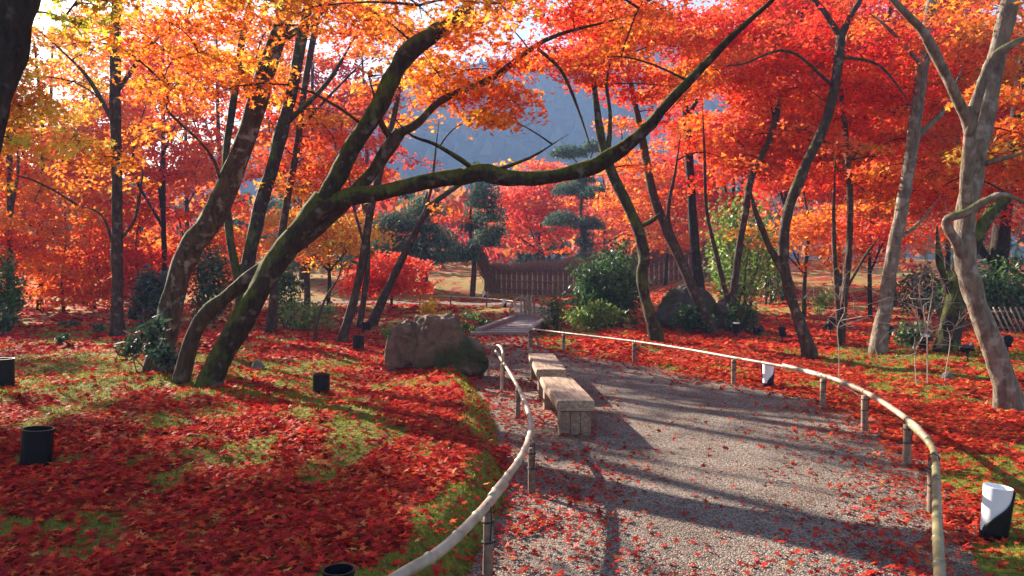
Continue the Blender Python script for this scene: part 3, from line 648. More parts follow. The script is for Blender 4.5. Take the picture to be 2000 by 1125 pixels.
tree('slim twin maple stems right of the curving trunk', [(1642, 672, 18), (1652, 560, 17), (1660, 460, 17), (1660, 360, 16), (1650, 250, 15), (1640, 150, 12)],
     limbs=[[(1640, 660, 14), (1632, 540, 13), (1628, 430, 12), (1632, 300, 10)], [(1650, 570, 8), (1690, 500, 7), (1720, 460, 5)]], crown=[cr(1660, 300, 20, 160, 120, 2.6, 66, .62), cr(1640, 130, 20, 160, 90, 2.6, 46, .65)], bark=B_BROWN, D=None, protect=.5)
# --- maples standing just outside the left edge, whose sprays reach into the picture
tree('orange maple reaching in from outside the left edge beside the dark trunk', [(-190, 790, 60), (-180, 600, 50), (-150, 350, 44), (-120, 100, 36)], [[(-160, 420, 24), (-90, 250, 16), (-20, 140, 9)]],
     crown=[cr(-110, 180, 10, 190, 190, 1.6, 60, .5), cr(-260, 60, 10.5, 170, 200, 1.6, 50, .55)], bark=B_BROWN, D=10.0)
tree('taller orange maple reaching in from beyond the left edge', [(-230, 690, 50), (-220, 500, 42), (-200, 250, 36), (-180, 0, 28)], [[(-210, 380, 20), (-130, 220, 14), (-50, 120, 8)]],
     crown=[cr(-190, 60, 14.5, 230, 230, 2.4, 90, .6), cr(-60, 200, 14, 110, 120, 1.6, 24, .5)], bark=B_BROWN, D=14.5)
# --- background maples
BG = [(20, 24, 8.5, 3.2, 1.6, 80, None, 'wide orange maple at the far left behind the dark trunk'),
      (78, 31, 9, 3.6, .5, 110, [('scar', .15), ('org', .5), ('amb', .27), ('yel', .08)], 'twin stemmed orange maple with foliage down to the ground at far left'),
      (165, 35, 9, 3.6, .4, 110, [('scar', .2), ('org', .55), ('amb', .25)], 'low flame orange maple left of the straight grey trunk'),
      (325, 30, 9, 3.4, 1.2, 100, [('red', .3), ('scar', .5), ('org', .2)], 'dark slim scarlet maple between the straight and pale trunks'),
      (270, 40, 11, 4.5, 1.0, 100, None, 'broad orange maple far behind the straight grey trunk'),
      (430, 36, 11, 4.2, 1.6, 100, None, 'tall orange red maple far behind the pale leaning trunk'),
      (600, 33, 10.5, 3.6, 3.2, 80, None, 'tall orange maple far behind the leaning pair'),
      (715, 40, 11, 3.2, 4.0, 50, [('red', .4), ('scar', .4), ('dred', .2)], 'deep red maple far behind the sloping slim trunks'),
      (640, 28, 4.6, 1.7, 1.4, 34, [('amb', .5), ('yel', .3), ('org', .2)], 'small amber maple standing beyond the sapling'),
      (765, 33, 2.2, 1.8, .35, 46, [('red', .4), ('scar', .5), ('pink', .1)], 'low spreading red maple bush on the far lawn'),
      (90, 45, 13.5, 5.4, 8.5, 66, [('org', .5), ('scar', .3), ('amb', .2)], 'very tall orange maple at the back on the far left'),
      (370, 47, 13.5, 5.4, 8.5, 66, [('scar', .5), ('org', .3), ('red', .2)], 'very tall scarlet maple at the back behind the leaning trunks'),
      (590, 46, 13.0, 4.2, 8.5, 46, [('org', .4), ('amb', .3), ('scar', .3)], 'very tall amber maple at the back left of the mountain'),
      (30, 34, 3.4, 2.0, .3, 44, [('scar', .3), ('org', .5), ('amb', .2)], 'low flame orange maple bush at the far left edge'),
      (125, 30, 3.0, 1.9, .3, 44, [('scar', .3), ('org', .6), ('amb', .1)], 'low orange maple bush between the far left stems'),
      (185, 33, 3.6, 2.0, .3, 48, [('scar', .2), ('org', .5), ('amb', .3)], 'low amber orange maple bush left of the straight trunk'),
      (272, 31, 3.2, 1.8, .3, 40, [('red', .2), ('scar', .5), ('org', .3)], 'low scarlet maple bush right of the straight trunk'),
      (350, 36, 3.6, 2.0, .3, 40, [('scar', .4), ('org', .6)], 'low orange maple bush behind the pale leaning trunk'),
      (430, 34, 3.6, 1.8, .3, 36, [('org', .5), ('amb', .5)], 'low amber maple bush behind the mossy trunks'),
      (1050, 50, 8.6, 3.1, 1.9, 150, [('pink', .55), ('scar', .35), ('amb', .10)], 'pinkish red maple above the brushwood fence'),
      (1180, 58, 9.5, 4.0, 2.2, 70, [('pink', .3), ('scar', .4), ('amb', .3)], 'far salmon maple behind the pine'),
      (1300, 40, 7.5, 3.3, 1.5, 100, [('org', .5), ('amb', .3), ('scar', .2)], 'orange and amber maple behind the curved mossy trunk'),
      (1430, 38, 9.5, 3.5, 3.2, 90, [('red', .4), ('scar', .5), ('pink', .1)], 'bright red maple behind the green tree'),
      (1530, 31, 10, 3.6, 3.4, 100, None, 'tall scarlet maple behind the curving trunk'),
      (1640, 36, 11, 4.2, 2.2, 120, [('red', .5), ('scar', .4), ('pink', .1)], 'broad crimson maple far behind the twin stems'),
      (1745, 28, 10, 3.4, 2.6, 100, [('red', .4), ('scar', .5), ('org', .1)], 'red maple behind the tall pale trunk'),
      (1850, 34, 11, 4.2, 2.2, 110, None, 'tall orange maple far behind the pale grey fork'),
      (1960, 26, 10, 3.6, 2.0, 90, None, 'orange and olive maple at the far right'),
      (1570, 25, 3.8, 1.7, 2.0, 20, [('org', .6), ('amb', .4)], 'small low orange maple under the red canopy'),
      (1700, 24, 3.9, 1.8, 1.3, 28, [('org', .4), ('amb', .2), ('scar', .4)], 'small orange maple with drooping sprays left of the tall pale trunk')]
for px, D, h, rr, z0, n, pal, lab in BG:
    if h > 8 and not 980 < px < 1320: h, n, rr = h*1.3, int(n*1.75), rr*1.06
    x = (px-1000)*D/FPX; z = float(gz(x, D)); cz = z+(h+z0)/2; _r = random.uniform
    yb = HZ+FPX*(CAMZ-z)/D; yt = HZ-FPX*(h*.75)/D; w = (.13+.016*h)*FPX/D
    j = lambda a: _r(-a, a)
    st = [(px, yb, w), (px+j(6), yb*.7+yt*.3, w*.8), (px+j(10), yb*.35+yt*.65, w*.65), (px+j(14), yt, w*.35)]
    lm = [[(st[1][0], st[1][1], w*.5), (px+j(70), yb*.45+yt*.55, w*.35), (px+j(120), yt*.9+yb*.1, w*.18)] for _ in range(2)]
    tree(lab, st, lm, [(x, D, cz, rr, rr*.85, (h-z0)/2, n, .72+.006*D)], random.choice((B_DARK, B_BROWN)), D=D, group='background maples', pal=pal, side=8, cover=.8)
for s in SPECS:
    if s['group'] == 'maple trees' and s['protect'] is not None and s['protect'] < .25 and s['stem'][0][0] > 0:
        d = s['D'] or gpt(*s['stem'][0][:2])[1]
        for L in [s['stem']]+list(s['limbs'])[:2]:
            Q, _ = stem3d(L, d); SUNPTS += [q for q in Q[2::5] if q[2] < 3.6]
for px, D, h, rr, z0, n, pal, lab in BG:   # the sun also reaches the low far maples
    if h < 5 or px in (1050, 78, 165, 1300):
        x = (px-1000)*D/FPX; hh = min(h, 8)
        for ox in (-.6, 0, .6):
            for oz in (.25, .55, .85): SUNPTS.append(np.array((x+ox*rr, D, float(gz(x, D))+hh*oz)))
SUNPTS += [at(px, py, 21.5) for px in (1470, 1560, 1650, 1740) for py in (110, 190, 270, 350)]
for i, s in enumerate(SPECS): build_tree(s, i)
print('crown triangles', TRI[0])

# ------------------------------------------------------------------ pines, shrubs and other green things
def green_leaves(P, size, cols, g, tmpl=KITE, tilt=.7):
    c = np.array(cols)[g.integers(0, len(cols), len(P))]*(1+.25*g.normal(0, 1, (len(P), 1))); TRI[0] += len(P)*(len(tmpl)-2)
    return (leaves(P, size, tmpl, tilt, g), len(tmpl), np.clip(c, .003, .9))
NEED = np.array([(-.05, 0), (.05, 0), (0, 1.)]); PIN = np.array([(-.16, -.5), (.16, -.5), (.05, .5), (-.05, .5)])
def pine(label, px, D, h, pads, wpx=10, cols=((.09, .16, .11), (.14, .22, .15), (.06, .11, .08))):
    g = np.random.default_rng(int(px)); x = (px-1000)*D/FPX; b = onground(x, D); t = thing('pine_tree', label, 'tree', b, 'pine trees')
    w = wpx*.5*D/FPX; top = b+np.array((.2, 0, h)); P = smooth_line([b-[0, 0, .1], b+[.1, 0, h*.35], b+[-.12, 0, h*.7], top], 5)
    MB().tube(P, np.linspace(w, w*.3, len(P)), 8, .1, int(px)).build('trunk', B_PINE, t, b, True)
    parts = []
    for k, (qx, qy, rx, rz) in enumerate(pads):
        c = at(qx, qy, D+g.normal(0, .5)); j = int(np.argmin(np.abs(P[:, 2]-(c[2]-.2)))); a = P[j]
        MB().tube(smooth_line([a, (a+c)/2+[0, 0, .1], c], 4), np.linspace(w*.4, w*.12, 9), 5).build('bough', B_PINE, t, b, True)
        rx *= D/FPX; rz *= 1.5*D/FPX; n = int(900*rx*rx)+140
        v = g.normal(0, 1, (n, 3)); v /= np.linalg.norm(v, axis=1)[:, None]; v *= (g.random(n)**.4)[:, None]; v[:, 2] = np.abs(v[:, 2])*1.3-.35
        parts.append(green_leaves(c+v*[rx, rx*.8, rz], .20, cols, g, PIN, .9))
    leafobject('crown', parts, NEEDLE, t, b)
pine('tall pine with cloud shaped layers above the brushwood fence', 1138, 44, 6.6, [(1120, 372, 46, 14), (1165, 380, 38, 13), (1100, 432, 42, 15), (1150, 440, 34, 14), (1140, 350, 26, 10), (1110, 300, 40, 12), (1150, 500, 26, 26), (1142, 470, 20, 20), (1160, 290, 30, 12)], 12)
pine('dense dark pine left of the brushwood fence', 922, 40, 5.5, [(945, 376, 36, 22), (960, 420, 34, 24), (925, 440, 34, 22), (950, 470, 34, 20), (905, 500, 36, 18), (940, 395, 34, 20), (930, 340, 26, 18), (975, 455, 22, 20)], 12)
pine('broad dark green pine behind the sloping slim trunks', 828, 43, 5.2, [(800, 440, 56, 24), (850, 470, 50, 24), (770, 480, 50, 22), (820, 505, 56, 18), (880, 500, 44, 20), (760, 440, 44, 20), (835, 410, 44, 22), (720, 500, 44, 22), (790, 520, 54, 16)], 14)
pine('blue grey pine far behind the sapling', 598, 46, 5, [(590, 470, 50, 26), (630, 450, 44, 22), (560, 500, 44, 24), (610, 510, 50, 24), (660, 480, 40, 26), (680, 515, 40, 20), (700, 460, 40, 22)], 14, ((.10, .15, .15), (.06, .10, .085), (.16, .20, .20)))
def shrub(name, label, px, py, D, rx, rz, n, size, cols, cat='shrub', stems=6, group=None, mat_=None, tmpl=KITE, tilt=.7, rz0=0.):
    """a leafy mass: px,py is its foot, rx/rz its half width and height in photo pixels"""
    g = np.random.default_rng(int(px*7+py)); c0 = at(px, py, D); x = c0[0]; b = onground(x, D); t = thing(name, label, cat, b, group)
    RX = rx*D/FPX; RZ = rz*D/FPX; m = max(5, n//45); v = g.normal(0, 1, (m, 3)); v /= np.linalg.norm(v, axis=1)[:, None]; v *= (g.random(m)**.4)[:, None]
    C = b+np.array((0, 0, RZ*.52+.02))+v*[RX*.82, RX*.6, RZ*.46]
    P = np.repeat(C, n//m+1, 0)[:n]; P = P+g.normal(0, 1, P.shape)*[RX*.16, RX*.14, RZ*.10]; P[:, 2] = np.maximum(P[:, 2], gz(P[:, 0], P[:, 1])+.02)
    leafobject('foliage', [green_leaves(P, size, cols, g, tmpl, tilt)], mat_ or GREEN, t, b)
    mb = MB()
    for k in range(stems):
        e = C[k % m]; a = b+np.array((g.normal(0, RX*.12), g.normal(0, RX*.1), -.05)); r = max(.008, RZ*.014)
        mb.tube(smooth_line([a, (a*.55+e*.45)+g.normal(0, RX*.07, 3), e], 4), np.linspace(r, r*.4, 9), 5)
    o = mb.build('stems', B_BROWN, t, b, True); o['kind'] = 'stuff'
    return t
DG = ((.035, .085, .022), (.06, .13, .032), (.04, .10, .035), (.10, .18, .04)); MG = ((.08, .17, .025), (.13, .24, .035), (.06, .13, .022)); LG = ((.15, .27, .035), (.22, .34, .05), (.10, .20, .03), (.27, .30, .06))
shrub('evergreen_shrub', 'big dark green shrub between the path and the brushwood fence', 1185, 630, 19.5, 82, 150, 6800, .10, DG)
shrub('evergreen_shrub', 'tall dark evergreen left of the mossy curved trunk', 1205, 600, 24, 50, 150, 2600, .11, DG)
shrub('low_shrub', 'pale green low shrub in front of the big dark shrub', 1168, 648, 18.0, 64, 52, 2200, .075, LG)
shrub('thin_bush', 'thin leafy bush beside the bridge', 1082, 640, 20.5, 34, 86, 700, .08, MG)
shrub('green_tree', 'bright green leafy tree behind the twin stemmed maple', 1445, 575, 27, 82, 215, 3600, .15, LG, cat='tree', stems=8)
shrub('green_tree', 'green leafy tree right of the curving trunk', 1500, 560, 30, 50, 170, 1500, .15, MG, cat='tree', stems=6)
shrub('evergreen_shrub', 'dark green shrub at the foot of the brown maple', 1350, 655, 17.6, 44, 48, 1300, .08, DG)
shrub('evergreen_shrub', 'dark green bush below the twin stemmed maple', 1455, 662, 17.5, 30, 62, 900, .08, DG)
shrub('evergreen_shrub', 'glossy evergreen bush behind the pale leaning trunk', 298, 590, 23, 50, 108, 2400, .11, ((.03, .07, .03), (.09, .13, .10), (.05, .09, .04)))
shrub('evergreen_shrub', 'round dark green bush right of the leaning pair', 560, 640, 22, 34, 120, 1700, .10, MG)
shrub('evergreen_shrub', 'dark evergreen clump behind the mossy trunks', 410, 600, 25, 55, 150, 2400, .12, DG)
shrub('low_shrub', 'feathery yellow green shrub beyond the sapling', 600, 632, 21, 70, 60, 1700, .09, LG+((.30, .26, .05),))
shrub('evergreen_shrub', 'bright green bush at the far left edge', 12, 596, 22, 40, 130, 1600, .12, MG)
shrub('evergreen_shrub', 'small dark bush at the left edge below the bright one', 0, 612, 19, 34, 52, 700, .10, DG)
shrub('yellow_shrub', 'golden yellow shrub behind the boulder', 852, 640, 20.0, 42, 76, 1300, .11, ((.80, .50, .05), (.75, .40, .04), (.82, .58, .10)), mat_=LEAF)
shrub('leafy_plant', 'green leafy plant right of the white lantern by the boulder', 925, 640, 21, 36, 46, 700, .09, MG)
shrub('leafy_plant', 'grassy plant left of the boulder', 762, 648, 17.5, 24, 32, 360, .09, LG)
shrub('low_shrub', 'dark fern clump beside the tall pale trunk', 1785, 690, 14.3, 46, 52, 1300, .07, DG)
shrub('low_shrub', 'small green shrub behind the twin slim stems', 1600, 600, 26, 36, 50, 700, .10, LG)
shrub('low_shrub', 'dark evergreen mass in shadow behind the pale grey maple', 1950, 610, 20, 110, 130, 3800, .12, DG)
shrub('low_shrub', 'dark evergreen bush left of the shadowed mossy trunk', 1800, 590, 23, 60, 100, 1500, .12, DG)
for k, (px, py, rx, rz, lab) in enumerate([(142, 640, 20, 18, 'small dark plant left of the straight trunk, farther one'), (190, 650, 17, 20, 'small dark plant closest to the straight trunk'), (125, 672, 20, 18, 'small dark mound plant nearest the camera left of the straight trunk')]):
    p = gpt(px, py); shrub('small_plant', lab, px, py, p[1], rx, rz, 240, .07, DG, cat='plant', stems=3, group='small plants on the left mound')
LONG = np.array([(0, -.5), (.13, -.15), (.10, .2), (0, .5), (-.10, .2), (-.13, -.15)])
for px, py, rx, rz, n, lab in [(288, 700, 56, 116, 520, 'dark glossy evergreen plant growing against the pale leaning trunk'), (322, 775, 40, 58, 320, 'dark glossy evergreen plant at the foot of the leaning trunks')]:
    shrub('evergreen_plant', lab, px, py, 10.4 if py < 750 else 9.6, rx, rz, n, .13, ((.012, .035, .02), (.02, .05, .028), (.03, .06, .035)), cat='plant', stems=4, tmpl=LONG, tilt=.8)
def bare_shrub():
    g = np.random.default_rng(77); D = 10.2; b = onground(*at(1790, 770, D)[:2]); t = thing('bare_shrub', 'leafless pale twiggy shrub in front of the tall pale trunk', 'shrub', b)
    tw = plain('pale_twig', (.27, .21, .165), .8)
    lines = [[(1792, 770, 6), (1788, 690, 5), (1808, 640, 4.5), (1795, 560, 4), (1815, 480, 3), (1806, 420, 2)], [(1812, 770, 6), (1812, 640, 5), (1822, 560, 4), (1810, 490, 3), (1835, 430, 2)], [(1845, 742, 5), (1856, 668, 4), (1850, 640, 2.5)], [(1640, 690, 5), (1636, 640, 4), (1650, 600, 3), (1620, 560, 2)]]
    for L in lines:
        mb = MB(); P, r = stem3d(L, D); r = r*.62; P[0, 2] = float(gz(P[0, 0], P[0, 1]))-.05; mb.tube(P, r, 5)
        for k in range(6, len(P)-1, 2):
            for s_ in range(2):
                d = np.array((g.normal(0, .42), g.normal(0, .25), g.normal(.12, .2))); e = P[k]+d
                Q = smooth_line([P[k], P[k]+d*.5+g.normal(0, .05, 3), e], 4); mb.tube(Q, np.linspace(.0045, .002, len(Q)), 4)
                for q in range(3):
                    f = Q[4+q]; d2 = np.array((g.normal(0, .2), g.normal(0, .12), g.normal(.05, .12))); mb.tube([f, f+d2*.6, f+d2+[0, 0, .02]], [.0026, .002, .0014], 3)
        mb.build('stem', tw, t, b)
bare_shrub()

# ------------------------------------------------------------------ rocks
def rock(name, label, c, d, m, seed, rz=0, lob=()):
    g = np.random.default_rng(seed); t = thing(name, label, 'rock', c)
    def lump(c, d, s_):
        n1, n2 = 60, 96; th = np.linspace(0, math.pi, n1); ph = np.arange(n2)*2*math.pi/n2
        T, Pp = np.meshgrid(th, ph, indexing='ij'); v = np.stack([np.sin(T)*np.cos(Pp), np.sin(T)*np.sin(Pp), np.cos(T)], -1)
        e = np.sign(v)*np.abs(v)**.85
        for q in range(9):   # planes that chip flat faces off the boulder
            nn = g.normal(0, 1, 3); nn[2] = min(nn[2], .5*abs(nn[0])); nn /= np.linalg.norm(nn); dd = g.uniform(.62, .86); ex = np.maximum((e@nn)-dd, 0); e = e-ex[..., None]*nn*.85
        e = e*(1+.16*(fbm(v[..., 0]*2+s_, v[..., 1]*2+v[..., 2]*1.7, s_)-.5)+.26*(fbm(v[..., 0]*5+s_, v[..., 2]*5+v[..., 1]*4, s_+1)-.5)+.11*(fbm(v[..., 0]*16+s_, v[..., 2]*16+v[..., 1]*13, s_+2)-.5))[..., None]
        V = (e*np.array(d)/2).reshape(-1, 3); F = [(i*n2+k, (i+1)*n2+k, (i+1)*n2+(k+1) % n2, i*n2+(k+1) % n2) for i in range(n1-1) for k in range(n2)]
        cs, sn = math.cos(rz), math.sin(rz); V[:, 0], V[:, 1] = V[:, 0]*cs-V[:, 1]*sn, V[:, 0]*sn+V[:, 1]*cs
        return V+np.array(c), F
    MB().add(*lump(np.array((0, 0, d[2]*.32)), d, seed)).build('boulder', m, t, smooth=True)
    for k, (cc, dd) in enumerate(lob): MB().add(*lump(np.array(cc), dd, seed+9+k)).build('boulder_lobe', m, t, smooth=True)
b = gpt(850, 712)
rock('boulder', 'large rough brown boulder at the left edge of the path', b, (1.04, .80, .88), ROCK, 61, -.25, [((-.40, .03, .25), (.56, .60, .76)), ((.40, -.10, .12), (.66, .60, .62)), ((.60, -.2, .02), (.36, .4, .34)), ((-.62, -.04, .14), (.30, .40, .60))])
p = at(1345, 640, 18.8); rock('boulder', 'dark mossy rock mass behind the brown maple', onground(p[0], 18.8), (1.75, 1.1, 1.25), DROCK, 71, .1, [((.75, .1, .2), (1.0, .9, .85))])
p = gpt(1852, 742); rock('small_stone', 'small pale stone on moss near the right trunk', p, (.16, .14, .13), SROCK, 81)
p = gpt(503, 722); rock('small_stone', 'small grey stone on moss right of the leaning trunks', p, (.20, .16, .16), SROCK, 83)
p = gpt(1420, 612); rock('small_stone', 'mossy stone beyond the twin stemmed maple', p, (1.0, .7, .6), DROCK, 87)

# ------------------------------------------------------------------ benches
def bench(label, c, L, w, h, rz, leg_in):
    t = thing('bench', label, 'bench', c, 'wooden benches beside the path', rz)
    th = .095
    def slab(cx, dx, dz):
        mb = MB(); ys = np.linspace(-L/2, L/2, 15); V = []
        prof = [(-.5, 0), (-.47, .5), (-.2, .51), (.2, .515), (.47, .5), (.5, 0), (.46, -.5), (-.46, -.5)]
        for i, y in enumerate(ys):
            for a, q in prof: V.append((cx+a*dx+.004*math.sin(7*y+a*9), y, h-dz/2+q*dz+.003*math.sin(5*y+3*a)))
        n = len(prof); F = [(i*n+k, i*n+(k+1) % n, (i+1)*n+(k+1) % n, (i+1)*n+k) for i in range(14) for k in range(n)]+[tuple(range(n)), tuple(14*n+k for k in range(n-1, -1, -1))]
        return mb.add(V, F)
    slab(0, w, th).build('seat', BENCH, t)
    for s_ in (-1, 1):
        y = s_*(L/2-leg_in); leg = MB().box((0, y, (h-th)/2-.02), (w*.80, .17, h-th+.04-.004), bev=.012).build('leg', BENCHLEG, t)
        for k in (-1, 0, 1):   # boards facing the block, seen at the end of the bench
            MB().box((k*w*.262, y-.097 if s_ < 0 else y+.097, (h-th)/2-.022), (w*.252, .022, h-th+.03), bev=.004).build('board', BENCHLEG, leg)
    return t
bench('nearer wooden bench with brown grained top beside the path', (.545, 8.2, .0), 1.62, .37, .345, .065, .14)
bench('farther wooden bench with sunlit pale top beside the path', (.44, 10.42, .0), 1.8, .375, .36, .035, .14)

# ------------------------------------------------------------------ bamboo railings
def bamboo_pole(name, pts, r, m, parent, org, node_every=.34, taper=.8):
    P = smooth_line(pts, 10); seg = np.linalg.norm(np.diff(P, axis=0), axis=1); s_ = np.concatenate([[0], np.cumsum(seg)])
    t = np.arange(0, s_[-1], .035); 
    extra = np.concatenate([np.arange(.12, s_[-1], node_every)+q for q in (-.012, -.004, .004, .012)]); t = np.unique(np.clip(np.concatenate([t, extra, [s_[-1]]]), 0, s_[-1]))
    Q = np.stack([np.interp(t, s_, P[:, k]) for k in range(3)], 1); rr = r*np.linspace(1, taper, len(t))
    ph = np.abs(((t-.12+node_every/2) % node_every)-node_every/2); rr = rr*(1+.22*np.exp(-(ph/.008)**2)-.05*np.exp(-((ph-.02)/.01)**2))
    return MB().tube(Q, rr, 10, 0).build(name, m, parent, org, True)
def post(x, y, top, r, parent, org, lean=(0, 0)):
    z0 = float(gz(x, y))-.12; P = np.array([(x, y, z0), (x+lean[0]*.5, y+lean[1]*.5, (z0+top)/2), (x+lean[0], y+lean[1], top)])
    o = MB().tube(smooth_line(P, 4), [r*1.02]*5+[r*.97]*4, 10, .05, int(abs(x*90+y*7))).build('post', POSTW, parent, org, True)
    for dz in (.035, .14):
        q = P[2]-np.array((0, 0, dz)); a = np.linspace(0, 2*math.pi, 13)
        ring = np.stack([q[0]+np.cos(a)*(r+.004), q[1]+np.sin(a)*(r+.004), np.full(13, q[2])], 1); MB().tube(ring, .005, 5).build('tie', CORD, o, org)
    q = P[2]; MB().tube([q+[.012, -.01-r, -.13], q+[.02, -.014-r, -.03], q+[.015, -.01-r, .05], q+[0, .0, .062], q+[-.01, r*.9, .04], q+[-.01, r, -.04]], .004, 5).build('tie', CORD, o, org)
    return o
RZ_ = .36
def rp(px, py, z=RZ_):
    d = ray(px, py); t = (z-CAMZ)/d[2]; return np.array((0, 0, CAMZ))+d*t
lr = [rp(*q) for q in [(640, 1230), (700, 1180), (780, 1125), (860, 1076), (930, 1010), (985, 946), (1021, 890), (1036, 830), (1018, 772), (992, 724), (967, 686)]]
b = onground(*lr[3][:2]); L = thing('bamboo_railing', 'low curved bamboo railing on the left side of the path', 'railing', b, 'bamboo railings along the path')
bamboo_pole('rail', lr[:6], .027, BAMBOO, L, b, .30, .92); bamboo_pole('rail', [lr[4]*.5+lr[5]*.5+[0, 0, .012]]+[q+[0, 0, .012] for q in lr[6:]], .023, BAMBOO, L, b, .33, .75)
for px, py in [(945, 996), (1033, 868), (1008, 752), (979, 705)]:
    q = rp(px, py); post(q[0]+.02, q[1]+.02, RZ_-.03, .026, L, b)
h0 = gpt(953, 738); h1 = gpt(980, 766)
bamboo_pole('hoop', [h0-[0, 0, .05], at(958, 702, h0[1]), at(966, 680, h0[1]-.2), at(974, 675, (h0[1]+h1[1])/2), at(982, 688, h1[1]), at(981, 720, h1[1]), h1-[0, 0, .05]], .018, BAMBOO, L, b, .3, 1)
rr_ = [rp(*q) for q in [(1040, 643), (1100, 650), (1240, 667), (1340, 682), (1435, 699), (1530, 716), (1610, 736), (1690, 768), (1775, 824), (1812, 862), (1826, 892)]]
b = onground(*rr_[5][:2]); L = thing('bamboo_railing', 'long low bamboo railing curving round the right side of the path', 'railing', b, 'bamboo railings along the path')
bamboo_pole('rail', rr_[:7], .017, BAMBOO, L, b, .4, 1.25); bamboo_pole('rail', [rr_[5]+[0, 0, .015]]+[q+[0, 0, .012] for q in rr_[6:10]], .026, BAMBOO, L, b, .34, .9)
bamboo_pole('rail', [rr_[8]+[0, 0, -.012]]+rr_[9:]+[rp(1829, 960), rp(1832, 1050), rp(1838, 1150), rp(1850, 1250)], .022, BAMBOO_G, L, b, .36, 1.1)
bamboo_pole('rail_tip', [rr_[6], at(1640, 750, rr_[6][1]-.3), at(1672, 768, rr_[6][1]-.55), at(1682, 778, rr_[6][1]-.6)], .009, BAMBOO, L, b, .2, .6)
for px, py in [(1037, 643), (1102, 651), (1240, 668), (1435, 700), (1610, 738), (1692, 770), (1776, 826), (1827, 900)]:
    q = rp(px, py); post(q[0]-.01, q[1]+.01, RZ_-.015, .032 if px > 1050 else .045, L, b)
q = rp(1048, 645); MB().tube([(q[0]+.06, q[1], 0-.05), (q[0]+.01, q[1], .2), (q[0]-.02, q[1], .38)], .022, 8).build('brace', POSTW, L, b)

# ------------------------------------------------------------------ small wooden bridge
b0 = [gpt(943, 656), gpt(1034, 656), gpt(1066, 627), gpt(1006, 627)]
b0 = [np.array((-.78, 18.35, .0)), np.array((.42, 18.35, .0)), np.array((1.02, 23.0, .0)), np.array((.02, 23.0, .0))]
bc = sum(b0)/4; bc[2] = 0; BR = thing('footbridge', 'small flat wooden footbridge at the end of the gravel path', 'bridge', bc)
n = 22
for k in range(n):
    a = b0[0]*(1-(k+.5)/n)+b0[3]*(k+.5)/n; c = b0[1]*(1-(k+.5)/n)+b0[2]*(k+.5)/n; m_ = (a+c)/2; l_ = c[0]-a[0]
    MB().box(m_+[0, 0, .04+.006*math.sin(k*2.3)], (l_, 4.65/n-.012, .05), 0).build('plank', DECKW, BR, bc)
for a, c in ((b0[0], b0[3]), (b0[1], b0[2])):
    d = c-a; m_ = (a+c)/2; MB().box(m_+[0, 0, .10], (.15, np.linalg.norm(d), .15), math.atan2(d[1], d[0])-math.pi/2, bev=.02).build('kerb_beam', DECKW, BR, bc)
for y, x0, x1 in ((18.22, -.95, .45), (23.12, -.05, 1.1)): MB().box(((x0+x1)/2, y, .035), (x1-x0, .16, .13), bev=.015).build('end_beam', DECKW, BR, bc)
# hoops and rail beyond the bridge
def hoop(px, D, h, w, label):
    x = (px-1000)*D/FPX; b = onground(x, D); t = thing('bamboo_hoop', label, 'hoop', b, 'bent bamboo hoops beyond the bridge')
    bamboo_pole('cane', [b-[0, 0, .05], b+[.02, .0, h*.6], b+[w*.3, .05, h*.93], b+[w*.6, .1, h], b+[w, .15, h*.8], b+[w*1.05, .18, -.05]], .03, BAMBOO, t, b, .3, 1)
hoop(996, 24.2, .62, .55, 'wide bent bamboo hoop at the far left corner of the bridge')
for px, lab in ((1017, 'first of three narrow bamboo hoops past the bridge'), (1027, 'middle of three narrow bamboo hoops past the bridge'), (1036, 'last of three narrow bamboo hoops past the bridge')): hoop(px, 25.6, .66, .12, lab)
fr = [at(x, y, d) for x, y, d in ((820, 577, 33.5), (880, 579, 33), (950, 583, 32.2), (1000, 588, 30.5), (1030, 592, 28.5))]
b = onground(*fr[2][:2]); L = thing('bamboo_railing', 'thin distant bamboo railing along the far path', 'railing', b, 'bamboo railings along the path')
bamboo_pole('rail', fr, .022, BAMBOO, L, b, .5, 1)
for q in fr: post(q[0], q[1], q[2], .035, L, b)

